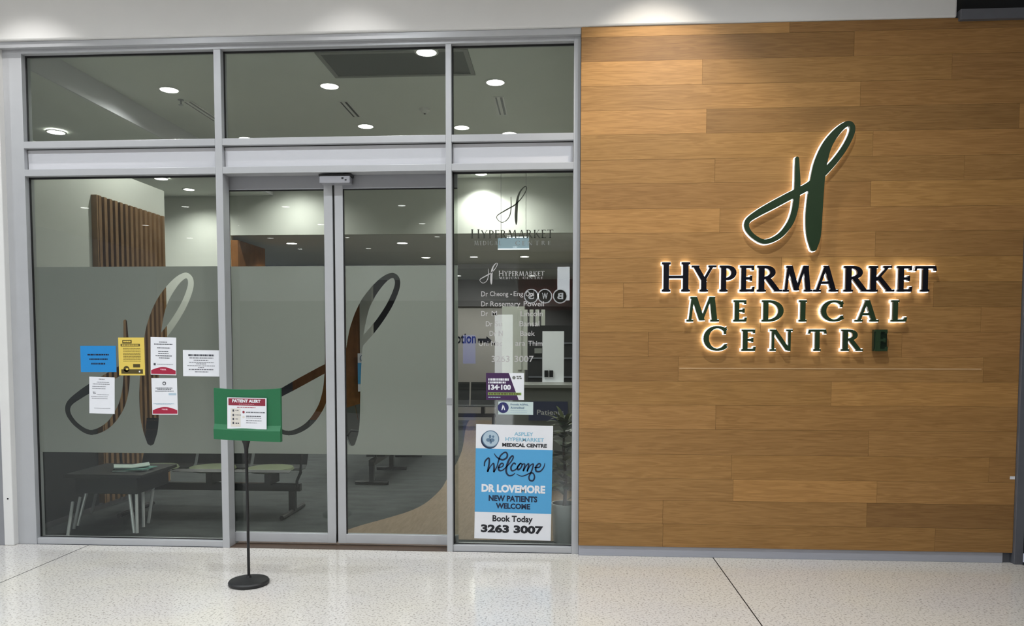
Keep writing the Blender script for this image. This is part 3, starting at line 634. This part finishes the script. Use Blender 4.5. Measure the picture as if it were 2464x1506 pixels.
q = box_px(861, 850, 885, 942, 9.9); B('sheet', PAPER, bp, q[0], q[1]+.15, 9.90, 9.905, q[2], q[3]); B('blue_band', SKYBLUE, bp, q[0], q[1]+.15, 9.896, 9.9, q[2]+(q[3]-q[2])*.2, q[2]+(q[3]-q[2])*.75)
MB().lathe([(.055, 0), (.07, 0), (.07, .004), (.055, .004), (.055, 0)], (0, 0, 0), 24, False).build('round_logo', STEELINK, bp).matrix_local = Matrix.Translation((q[0]+.12, 9.894, q[3]-.10)) @ Matrix.Rotation(math.pi/2, 4, 'X')

# ---- potted plant
pc = Vector((.045, .36, 0)); pl = tag(empty('potted_plant', pc), 'leafy green plant in a white pot in the right-hand window corner', 'plant')
MB().lathe([(.082, 0), (.088, .01), (.100, .28), (.108, .30), (.108, .315), (.098, .315), (.094, .29)], (0, 0, 0), 40, False).build('pot', POT, pl, True)
MB().lathe([(.001, .275), (.094, .275)], (0, 0, 0), 30, False).build('soil', SOIL, pl)
MB().tube([(0, 0, .27), (.01, 0, .5), (-.01, .01, .75), (0, 0, .98)], [.016, .013, .010, .006], 8).build('stem', STEM, pl, True)
rl = random.Random(3)
def leaf(base, az, el, L_, W_, m_, nm='leaf'):
    mb = MB(); n = 7; d = Vector((math.cos(az)*math.cos(el), math.sin(az)*math.cos(el), math.sin(el))); sd_ = d.cross(Vector((0, 0, 1))).normalized(); up = sd_.cross(d)
    vs = []; 
    for k in range(n+1):
        t = k/n; wd = W_*math.sin(math.pi*min(1, t**.75*.96+.02))+.001; c = base+d*(L_*t)-Vector((0, 0, 1))*(L_*.38*t*t)
        vs += [c-sd_*wd+up*.18*wd, c, c+sd_*wd+up*.18*wd]
    fs = []
    for k in range(n): a = k*3; fs += [(a, a+1, a+4, a+3), (a+1, a+2, a+5, a+4)]
    return mb.add(vs, fs).build(nm, m_, pl, True)
for k in range(56):
    z = .33+.68*rl.random(); leaf(Vector((rl.uniform(-.02, .02), rl.uniform(-.02, .02), z)), rl.uniform(0, 6.28), rl.uniform(.1, .9), rl.uniform(.12, .22), rl.uniform(.03, .055), LEAF if rl.random() < .7 else LEAFB)
for k in range(9):
    leaf(Vector((0, 0, .93)), 2.2+k*.55, rl.uniform(.5, 1.2), rl.uniform(.22, .34), .018, LEAFB)

# ================================================================== things stuck to the glass
class Sheet:
    """a flat printed sheet: local x right, z up, front towards -y; u, v from the top left corner"""
    def __init__(s, name, corners, Y, m, label, cat, group=None, th=.0006, parent=None):
        P = [hit(x, y, 1, Y) for x, y in corners]; c = sum(P, Vector())/4
        s.w = ((P[1]-P[0]).length+(P[2]-P[3]).length)/2; s.h = ((P[3]-P[0]).length+(P[2]-P[1]).length)/2
        d = (P[1]-P[0])+(P[2]-P[3]); s.root = empty(name, c, ry=-math.atan2(d.z, d.x))
        if parent: s.root.parent = parent
        else: tag(s.root, label, cat, group)
        s.k = 1; s.sheet = MB().box(-s.w/2, s.w/2, -th, 0, -s.h/2, s.h/2).build('sheet', m, s.root); s.th = th
    def X(s, u): return -s.w/2+u*s.w
    def Z(s, v): return s.h/2-v*s.h
    def rect(s, u0, v0, u1, v1, m, name='print_block', lay=1):
        y = -s.th-.0005*lay; return MB().box(s.X(u0), s.X(u1), y, y+.0004, s.Z(v1), s.Z(v0)).build(name, m, s.root)
    def text(s, body, u0, v0, u1, v1, m, off=.0, lay=2, name='lettering'):
        return text_mb(body, s.X(u0), s.X(u1), s.Z(v1), s.Z(v0), -s.th-.0005*lay, off).build(name, m, s.root)
    def lines(s, rows, m, name='text_lines', lay=2, seed=1):
        r = random.Random(seed); mb = MB(); y = -s.th-.0005*lay
        for (u0, u1, v, h) in rows:
            u = u0
            while u < u1-.004:
                L_ = min(r.uniform(.02, .075), u1-u); mb.box(s.X(u), s.X(u+L_), y, y+.0003, s.Z(v+h), s.Z(v)); u += L_+.012
        return mb.build(name, m, s.root)
    def disc(s, u, v, r, m, name, lay=1, n=28, sx=1.0):
        y = -s.th-.0005*lay; return MB().prism_y([(s.X(u)+r*sx*math.cos(2*math.pi*k/n), s.Z(v)+r*math.sin(2*math.pi*k/n)) for k in range(n)], y, y+.0004).build(name, m, s.root)
GF = GY-.0008     # outer face of glass
b1 = Sheet('notice', [(193, 832), (279, 832), (280, 895), (195, 895)], GF, BLUEPAPER, 'bright blue landscape notice on the left window', 'notice', 'paper notices on the left window')
b1.lines([(.20, .80, .31, .055)], NAVY, seed=2); b1.lines([(.25, .76, .48, .055)], NAVY, seed=3); b1.lines([(.30, .69, .65, .06)], NAVY, seed=4)
y1 = Sheet('notice', [(284, 812), (347, 812), (349, 903), (287, 903)], GF, YELLOW, 'yellow portrait poster with dark drawings on the left window', 'notice', 'paper notices on the left window')
y1.rect(.16, .065, .52, .155, OLIVE, 'heading_block'); y1.rect(.09, .165, .83, .235, OLIVE, 'heading_block'); y1.lines([(.20, .48, .09, .035), (.14, .78, .185, .03)], YELLOW, lay=3, seed=5)
y1.lines([(.18, .85, .28+k*.042, .012) for k in range(9)], OLIVE, seed=6)
y1.disc(.29, .83, .024, OLIVE, 'round_picture'); y1.rect(.09, .84, .92, .955, OLIVE, 'footer_block'); y1.rect(.55, .70, .82, .79, OLIVE, 'picture_block'); y1.rect(.27, .81, .36, .86, YELLOW, 'picture_highlight', lay=3); y1.rect(.77, .88, .82, .92, PAPER, 'footer_mark', lay=3)
def health(corners, lb, logo):
    s = Sheet('notice', corners, GF, PAPER, lb, 'notice', 'paper notices on the left window')
    y = -s.th-.0006; n = 16; top = [(s.X(.02+.96*k/n), s.Z(.88-.09*math.sin(math.pi*k/n))) for k in range(n+1)]
    MB().prism_y([(s.X(.02), s.Z(.975))]+top[:1]+top[1:]+[(s.X(.98), s.Z(.975))], y, y+.0004).build('crimson_base', CRIMSON, s.root)
    s.lines([(.38, .60, .84, .018), (.44, .62, .862, .012)], PINK, lay=3, seed=9)
    if not logo:
        s.lines([(.34, .66, .115, .022), (.14, .86, .17, .026), (.26, .76, .27, .024), (.30, .70, .365, .022), (.30, .72, .42, .018), (.20, .83, .48, .022), (.33, .74, .54, .018)], DARKINK, seed=11)
        s.rect(.12, .69, .20, .75, DARKINK, 'small_logo'); s.lines([(.26, .88, .71, .012)], GREYINK, seed=12)
    else:
        s.disc(.5, .145, .0145, DARKINK, 'round_logo'); s.disc(.5, .15, .008, PAPER, 'logo_centre', lay=2); s.lines([(.16, .82, .265, .018), (.23, .76, .30, .02), (.14, .86, .345, .018)], DARKINK, seed=13)
        s.lines([(.06, .86, .69, .016), (.16, .74, .715, .01)], SILVER, seed=14); s.rect(.66, .41, .96, .47, SILVER, 'tape_patch')
    return s
health([(361, 811), (423, 812), (425, 903), (364, 901)], 'white notice with crimson foot, upper of the pair on the left window', False)
health([(364, 909), (426, 910), (428, 997), (367, 998)], 'white notice with crimson foot and round logo, lower of the pair', True)
s = Sheet('notice', [(214, 906), (275, 908), (277, 996), (216, 994)], GF, PAPER, 'white typed letter under the blue notice on the left window', 'notice', 'paper notices on the left window')
s.lines([(.38, .62, .05, .02), (.30, .78, .135, .015), (.14, .80, .185, .018), (.12, .66, .255, .013), (.12, .64, .31, .012), (.14, .24, .41, .02), (.16, .26, .445, .02), (.3, .78, .475, .01), (.08, .74, .53, .012), (.1, .72, .58, .012), (.2, .84, .845, .012)], GREYINK, seed=21)
s = Sheet('notice', [(440, 842), (527, 843), (528, 906), (441, 905)], GF, PAPER, 'white landscape notice beside the first mullion on the left window', 'notice', 'paper notices on the left window')
s.lines([(.15, .86, .16, .07)], DARKINK, seed=22); s.lines([(.18, .84, .28, .035), (.30, .70, .37, .03), (.17, .86, .455, .02), (.36, .64, .51, .025), (.12, .88, .585, .02), (.42, .58, .65, .025), (.16, .84, .72, .035), (.33, .70, .81, .03)], GREYINK, seed=23)

# welcome poster on the right pane
A1 = Sheet('welcome_poster', [(1145, 1020), (1331, 1025), (1325, 1301), (1142, 1295)], GF, PAPER, 'large blue and white welcome poster on the right-hand pane', 'poster')
A1.rect(0, .21, 1, .765, SKYBLUE, 'blue_band')
A1.disc(.180, .135, .068, NAVY, 'emblem_shadow', 1, 36); A1.disc(.192, .125, .066, STEELINK, 'emblem_ring', 2, 36); A1.disc(.192, .125, .059, SILVER, 'emblem_disc', 3, 36)
for (u, v, r_, sx) in [(.185, .105, .014, .7), (.225, .105, .009, 1), (.165, .135, .014, 1.3), (.215, .135, .014, 1.2), (.195, .155, .011, .8)]: A1.disc(u, v, r_, STEELINK, 'emblem_petal', 4, 16, sx)
A1.text('ASPLEY', .50, .060, .745, .092, PALEBLUE, .02); A1.text('HYPERMARKET', .385, .107, .885, .140, PALEBLUE, .02); A1.text('MEDICAL CENTRE', .345, .157, .925, .190, INK, .045)
A1.text('DR LOVEMORE', .085, .520, .915, .590, PAPER, .05); A1.text('NEW PATIENTS', .18, .615, .815, .668, NAVY, .045); A1.text('WELCOME', .275, .682, .725, .732, NAVY, .045)
A1.text('Book Today', .235, .790, .760, .862, INK, .03); A1.text('3263 3007', .085, .872, .90, .945, INK, .05)
WEL = [  # brush lettering, in pixels of a 9.41x view of the photograph
 [(235, 400, 26), (250, 300, 34), (330, 225, 34), (345, 330, 38), (315, 520, 44)], [(315, 520, 38), (370, 420, 22), (440, 345, 30), (455, 430, 38), (455, 530, 44)],
 [(455, 535, 36), (520, 420, 26), (555, 290, 30), (600, 170, 34), (700, 95, 32), (750, 140, 38), (735, 220, 40), (650, 265, 40), (560, 235, 36), (500, 190, 26), (455, 125, 14)],
 [(555, 440, 24), (640, 420, 28), (665, 365, 30), (620, 345, 34), (560, 430, 42), (575, 505, 40), (650, 500, 30), (730, 430, 24)],
 [(730, 430, 24), (830, 320, 28), (885, 220, 32), (865, 175, 34), (800, 250, 42), (745, 400, 46), (735, 540, 42), (790, 620, 36), (870, 615, 32), (930, 570, 16)],
 [(935, 360, 34), (900, 340, 32), (840, 430, 38), (860, 510, 38), (940, 490, 30), (1000, 420, 28), (1050, 345, 28)], [(1050, 345, 30), (990, 420, 34), (1000, 490, 36), (1060, 450, 32), (1090, 370, 32), (1050, 345, 28)],
 [(1090, 370, 24), (1150, 365, 28), (1120, 510, 38)], [(1120, 510, 30), (1190, 390, 28), (1240, 360, 30), (1210, 515, 38)], [(1210, 510, 30), (1270, 400, 28), (1340, 360, 32), (1330, 440, 34), (1290, 560, 36), (1250, 650, 34), (1270, 725, 38), (1340, 735, 38), (1375, 660, 34), (1350, 580, 32), (1290, 560, 30), (1180, 610, 26), (1080, 635, 24), (970, 590, 14)],
 [(1380, 440, 26), (1480, 430, 30), (1505, 370, 30), (1460, 355, 34), (1400, 430, 40), (1410, 520, 40), (1500, 525, 34), (1575, 440, 28), (1600, 345, 14)]]
wm = MB()
for St in WEL:
    P = []
    for x, y, w_ in St:
        px, py = 1140+x/9.41, 1080+y/9.41
        u = (px-1143.5)/184.5; v = (py-1022.5-(px-1143.5)*.028)/275.5
        P.append((A1.X(u), A1.Z(v), w_/9.41/184.5*A1.w))
    for poly in stroke(P, 6): wm.prism_y(poly, -A1.th-.0012, -A1.th-.0008)
wm.build('script_lettering', NAVY, A1.root)

# purple phone sticker
PS = Sheet('sticker', [(1169, 898), (1261, 897), (1261, 963), (1170, 961)], GF, PAPER, 'purple and white phone number sticker above the welcome poster', 'sticker')
y = -PS.th-.0006; MB().prism_y([(PS.X(0), PS.Z(0)), (PS.X(.6), PS.Z(0)), (PS.X(.86), PS.Z(1)), (PS.X(0), PS.Z(1))], y, y+.0004).build('purple_field', PURPLE, PS.root)
PS.lines([(.06, .60, .20, .085)], PAPER, seed=31); PS.lines([(.06, .52, .315, .07)], PAPER, seed=32, lay=2); PS.text('134\u00b7100', .06, .43, .655, .63, PAPER, .05)
PS.rect(.05, .725, .93, .825, LIME, 'lime_bar', lay=2); PS.lines([(.07, .90, .75, .05)], OLIVE, lay=3, seed=33); PS.lines([(.06, .38, .89, .03)], SILVER, lay=2, seed=34)
PS.disc(.735, .17, .013, VINYLG, 'small_mark'); PS.lines([(.8, .93, .10, .05), (.81, .94, .17, .05)], VINYLG, seed=35)
AS = Sheet('sticker', [(1199, 966), (1283, 967), (1283, 998), (1199, 997)], GF, mat('pale_mint_paper', C(196, 212, 210), .5), 'pale accreditation sticker with a navy disc under the purple one', 'sticker')
AS.disc(.14, .47, .042, NAVYDISC, 'navy_disc', 1, 36); MB().prism_y([(AS.X(.09), AS.Z(.66)), (AS.X(.125), AS.Z(.22)), (AS.X(.155), AS.Z(.22)), (AS.X(.145), AS.Z(.42)), (AS.X(.115), AS.Z(.66))], -.0018, -.0014).build('white_mark', PAPER, AS.root)
MB().prism_y([(AS.X(.125), AS.Z(.22)), (AS.X(.155), AS.Z(.22)), (AS.X(.20), AS.Z(.66)), (AS.X(.172), AS.Z(.66))], -.0018, -.0014).build('white_mark', PAPER, AS.root)
AS.text('Proudly AGPAL', .35, .14, .86, .32, STEELINK, .02); AS.text('Accredited', .35, .38, .74, .54, STEELINK, .02); AS.lines([(.35, .84, .66, .035), (.35, .82, .81, .035)], SILVER, seed=36)

# cut vinyl lettering on the right pane
vg = tag(empty('window_emblem'), 'dark green script emblem and lettering high on the right-hand pane', 'window lettering')
q = box_px(1194, 447, 1269, 542, GF); polys_mb(emblem_polys(*q, ws=.62), GF-.0008, GF-.0002).build('script_emblem', VINYLD, vg)
q = box_px(1133, 551, 1332, 573, GF); polys_mb(serif_word('HYPERMARKET', *q, cap=1.12), GF-.0008, GF-.0002).build('lettering', VINYLD, vg)
q = box_px(1141, 579, 1206, 590, GF); polys_mb(serif_word('MEDICAL', *q, cap=1.05, gap=.3), GF-.0008, GF-.0002).build('small_lettering', VINYLG, vg)
q = box_px(1240, 579, 1325, 590, GF); polys_mb(serif_word('CENTRE', *q, cap=1.05, gap=.45), GF-.0008, GF-.0002).build('small_lettering', VINYLG, vg)
vw = tag(empty('doctors_list'), 'white cut vinyl emblem and list of names on the right-hand pane', 'window lettering')
q = box_px(1154, 632, 1198, 685, GF); polys_mb(emblem_polys(*q, ws=.8), GF-.0008, GF-.0002).build('script_emblem', VINYLW, vw)
q = box_px(1200, 651, 1310, 664, GF); polys_mb(serif_word('HYPERMARKET', *q, cap=1.12), GF-.0008, GF-.0002).build('serif_lettering', VINYLW, vw)
mbx = MB(); q = box_px(1201, 666, 1250, 671, GF); polys_mb(serif_word('MEDICAL', *q, cap=1.05, gap=.3), GF-.0008, GF-.0002, mbx); q = box_px(1258, 666, 1306, 671, GF); polys_mb(serif_word('CENTRE', *q, cap=1.05, gap=.35), GF-.0008, GF-.0002, mbx); mbx.build('serif_lettering', VINYLW, vw)
for body, bb in [('Dr', (1158, 701, 1174, 713)), ('Cheong', (1179, 701, 1223, 716)), ('-', (1228, 707, 1232, 709)), ('Eng', (1236, 701, 1259, 716)), ('Ooi', (1265, 701, 1285, 713)),
                 ('Dr', (1158, 725, 1174, 737)), ('Rosemary', (1180, 725, 1252, 741)), ('Powell', (1260, 725, 1309, 737)), ('Dr', (1158, 748, 1174, 760)), ('M', (1183, 748, 1196, 760)), ('Lincoln', (1253, 748, 1306, 761)),
                 ('Dr', (1169, 773, 1185, 785)), ('Su', (1190, 773, 1208, 785)), ('Bansal', (1250, 772, 1298, 785)), ('Dr', (1178, 796, 1194, 808)), ('N', (1200, 796, 1210, 808)), ('Baek', (1252, 796, 1287, 808)),
                 ('Uni', (1152, 820, 1175, 832)), ('Mac', (1182, 820, 1208, 832)), ('ara', (1240, 823, 1264, 832)), ('Thim', (1271, 820, 1305, 832)), ('3263', (1183, 856, 1226, 871)), ('3007', (1238, 856, 1284, 871))]:
    q = box_px(*bb, GF); text_mb(body, q[0], q[1], q[2], q[3], GF-.0006, .004).build('vinyl_word', VINYLW, vw)

# ================================================================== backlit sign on the timber wall
FYW = WY-.058
def sign_px(x, y): return 1560+x/2.353, 260+y/2.353
def sign_piece(name, polys_fn, m, label, cat, group, lit=True, fg=.004):
    t = tag(empty(name), label, cat, group)
    polys_mb(polys_fn(fg), FYW, FYW+.026).build('face', m, t)
    o = polys_mb(polys_fn((fg+.0045) if lit else .004), FYW+.028, FYW+.044).build('halo_light' if lit else 'unlit_backing', HALO if lit else SIGNGREEN, t)
    return t
a, b = sign_px(545, 72), sign_px(1165, 815); q = box_px(a[0]+3, a[1]+2, b[0], b[1]-2, FYW)
sign_piece('script_emblem', lambda g: emblem_polys(*q, g=g), SIGNGREEN, 'large dark green script letter glowing at its edges on the timber wall', 'sign', None, fg=.003)
ORD = ['first', 'second', 'third', 'fourth', 'fifth', 'sixth', 'seventh', 'eighth', 'ninth', 'tenth', 'eleventh']
ROWS = [('HYPERMARKET', [(78, 236), (248, 384), (405, 500), (520, 600), (617, 752), (766, 926), (938, 1076), (1110, 1246), (1252, 1390), (1412, 1494), (1506, 1632)], 893, 1036, 875, SIGNBLACK, 'top', 'black'),
        ('MEDICAL', [(220, 398), (484, 556), (645, 768), (855, 898), (982, 1104), (1176, 1304), (1380, 1464)], 1090, 1206, 1071, SIGNGREEN, 'middle', 'dark green'),
        ('CENTRE', [(316, 444), (530, 606), (690, 818), (907, 1008), (1096, 1212), (1284, 1354)], 1256, 1372, 1236, SIGNGREEN, 'bottom', 'dark green')]
for word, xs, yt, yb, yt0, m_, nm, cn in ROWS:
    for i, (c, (xa, xb)) in enumerate(zip(word, xs)):
        a, b = sign_px(xa, yt0 if i == 0 else yt), sign_px(xb, yb)
        q = box_px(a[0], a[1]+(1.5 if nm == 'top' else 0)*(i/10), b[0], b[1], FYW); lit = not (nm == 'bottom' and i == 5)
        lb = '%s backlit letter %s, %s letter of the sign\'s %s line' % (cn, c, ORD[i], nm) if lit else 'unlit dark green letter E ending the sign\'s bottom line'
        t = sign_piece('sign_letter', lambda g, c=c, q=q: glyph(c, *q, g=g), m_, lb, 'sign letter', 'raised letters of the sign', lit)
        if not lit: B('backing_block', mat('darker_green_block', C(24, 40, 26), .3), t, q[0]-.004, q[1]+.002, FYW+.014, FYW+.045, q[2]-.004, q[3])  # backing in a darker green so the letter reads against it
        if not lit: t.location.z = -.001

# ================================================================== freestanding notice stand
ns_ = tag(empty('notice_stand', (-2.054, -.875, 0)), 'black pole stand with a green notice board on the pale floor', 'notice stand')
MB().lathe([(.001, 0), (.122, 0), (.130, .006), (.131, .020), (.124, .030), (.06, .040), (.018, .046), (.014, .06)], (0, 0, 0), 56).build('base', BLACKR, ns_, True)
MB().tube([(0, 0, .04), (.0, 0, .5), (-.003, .002, .90)], .0095, 16).build('pole', BLACK, ns_, True)
MB().lathe([(.0125, .845), (.013, .90), (.019, .935), (.030, .965)], (-.003, .002, 0), 24).build('socket', BLACK, ns_, True)
def g_at(u, v):   # curved green card: u 0..1 left to right, v 0..1 top to bottom
    x = -.200+.444*u; zt = 1.300+.010*(abs(u-.5)*2)**2-.004; zb = .972-.016*u; bow = -.012*math.sin(math.pi*u)
    return x, bow, zt+(zb-zt)*v
gm = MB(); nu, nv = 14, 10
for side, yo in ((0, -.03), (1, -.006)):
    vs = []
    for j in range(nv+1):
        for i in range(nu+1):
            x, bw, z = g_at(i/nu, j/nv); fold = -.014*(1.9-j/nv) if (side == 0 and j/nv > .79) else 0
            vs.append((x, yo+bw*(1 if side == 0 else .3)+fold, z))
    gm.add(vs, [(j*(nu+1)+i, j*(nu+1)+i+1, (j+1)*(nu+1)+i+1, (j+1)*(nu+1)+i) if side else (j*(nu+1)+i, (j+1)*(nu+1)+i, (j+1)*(nu+1)+i+1, j*(nu+1)+i+1) for j in range(nv) for i in range(nu)])
n1 = (nu+1)*(nv+1)
ring = [i for i in range(nu+1)]+[j*(nu+1)+nu for j in range(1, nv+1)]+[nv*(nu+1)+i for i in range(nu-1, -1, -1)]+[j*(nu+1) for j in range(nv-1, 0, -1)]
gm.f += [(ring[k], ring[(k+1) % len(ring)], ring[(k+1) % len(ring)]+n1, ring[k]+n1) for k in range(len(ring))]
gb = gm.build('green_board', GREEN, ns_)
PA = Sheet('notice_sheet', [(548, 956), (643, 958), (640, 1033), (546, 1031)], -.925, PAPER, None, None, parent=ns_)
PA.root.location = PA.root.location-Vector((-2.054, -.875, 0)); 
PA.rect(.03, .025, .97, .25, MAROON, 'red_header'); PA.text('PATIENT ALERT', .13, .055, .85, .155, PAPER, .05)
PA.lines([(.3, .68, .20, .012)], PINK, seed=41); PA.lines([(.25, .72, .30, .016)], CRIMSON, seed=42); PA.rect(.09, .35, .34, .93, CREAM, 'cream_panel')
PA.lines([(.21, .29, .40, .02), (.21, .35, .545, .018), (.21, .28, .675, .018), (.21, .30, .80, .04)], DARKINK, seed=43)
PA.lines([(.48, .97, .45, .028), (.48, .86, .575, .026)], DARKINK, seed=44); PA.lines([(.48, .88, .64, .014), (.48, .88, .72, .016), (.48, .75, .79, .014)], GREYINK, seed=45)
PA.disc(.415, .46, .008, MAROON, 'red_icon'); PA.disc(.415, .62, .008, CREAM, 'cream_icon')
for v in (.40, .545, .675, .80): PA.rect(.135, v-.02, .175, v+.05, DARKINK, 'symptom_icon', lay=2)

# ================================================================== mall lights and the shop across (seen only in reflections and as light)
for px, lb in ((75, 'wall washer downlight at the left end above the shopfront'), (850, 'wall washer downlight above the sliding doors'), (1575, 'wall washer downlight above the left part of the timber wall')):
    x = hit(px, 60, 1, -.06).x
    downlight(x, -.66, MALLZ, E_SCALLOP*{75: 1.15, 850: .75, 1575: 1.9}[px], lb, 'mall wall washers', r=.06, col=(1, .985, .965) if px < 1000 else (1, .92, .80), size=88, blend=.5, lens=LENSW, lr=.03)
k_ = 0
for yy in (-2.1, -6.3, -7.7, -11.35, -13.95, -16.4, -19.0):  # rows nearest the shopfront are added to light it and the floor
    for xx in (-11.0, -8.6, -6.3, -3.6, -1.45, 1.1, 3.6, 6.2):
        if yy == -2.1 and xx not in (-6.3, -3.6, -1.45, 1.1): continue
        if xx > 3: continue
        if -9 < yy < -3 and xx not in (-6.3, -3.6, -1.45): continue
        k_ += 1; downlight(xx, yy, MALLZ, E_MALL*((1.0 if xx > 0 else .68) if yy == -2.1 else 1.15 if yy > -9 else .3), 'downlight in the mall ceiling, nearer rows added to light the shopfront', 'mall ceiling downlights', r=.09, col=(.90, .96, 1), size=155 if yy == -2.1 else 150, blend=.8, lr=.06)
OY = -20.0
op = struct('wall_opposite'); B('light_blocking_wall', INDARK, struct('wall_side_blocker'), 7.5, 7.7, -21, 0, 0, 4.9)  # unseen dark side wall added to block world light from the right
B('opposite_wall', INDARK, op, -14, 12, OY-.5, OY-.4, 0, 4.9); B('opposite_fascia', WHITE, op, -14, -1.4, OY-.4, OY, 3.1, 4.75); B('fascia', mat('red_fascia', C(120, 44, 40), .5), op, -1.4, 1.2, OY-.4, OY-.01, 2.75, 3.9)
LITW = mat('lit_shop_panel', (1, 1, 1, 1), .5, emit=(.95, .97, 1, 1), es=7)
bsn = tag(empty('shop_sign'), 'row of three round black letter discs across the mall', 'sign')
S_ = (14.1+5.75); 
for i, (px, ch) in enumerate(((1348, 'B'), (1311, 'W'), (1278, 'S'))):
    v = hit(px, 712, 1, -OY); x, z, r_ = v.x, v.z, .21
    n = 32
    MB().prism_y([(x+r_*1.18*math.cos(2*math.pi*k/n), z+r_*1.18*math.sin(2*math.pi*k/n)) for k in range(n)], OY+.02, OY+.04).build('lit_rim', LITW, bsn)
    MB().prism_y([(x+r_*math.cos(2*math.pi*k/n), z+r_*math.sin(2*math.pi*k/n)) for k in range(n)], OY+.04, OY+.06).build('disc', BLACK, bsn)
    text_mb(ch, x-.10, x+.10, z-.11, z+.11, OY+.065, .03, mirror=True).build('letter', LITW, bsn)
q = box_px(1341, 641, 1371, 722, -OY); B('lit_bay', mat('bright_shop_lightbox', (1, 1, 1, 1), .5, emit=(.93, .96, 1, 1), es=10), op, q[0], q[1], OY+.0, OY+.015, q[2], q[3])
BLUEL = mat('lit_blue_poster', C(60, 80, 220), .5, emit=(.08, .16, .9, 1), es=2.5)
for bb in ((1113, 806, 1143, 875), (1116, 962, 1149, 1012)):
    q = box_px(*bb, -OY); B('blue_poster_panel', BLUEL, op, q[0], q[1], OY-.02, OY+.02, q[2], q[3])
B('lit_doorway', LITW, op, -2.2, -1.6, OY-.3, OY-.05, .3, 2.6)
SC['scene_ready'] = True
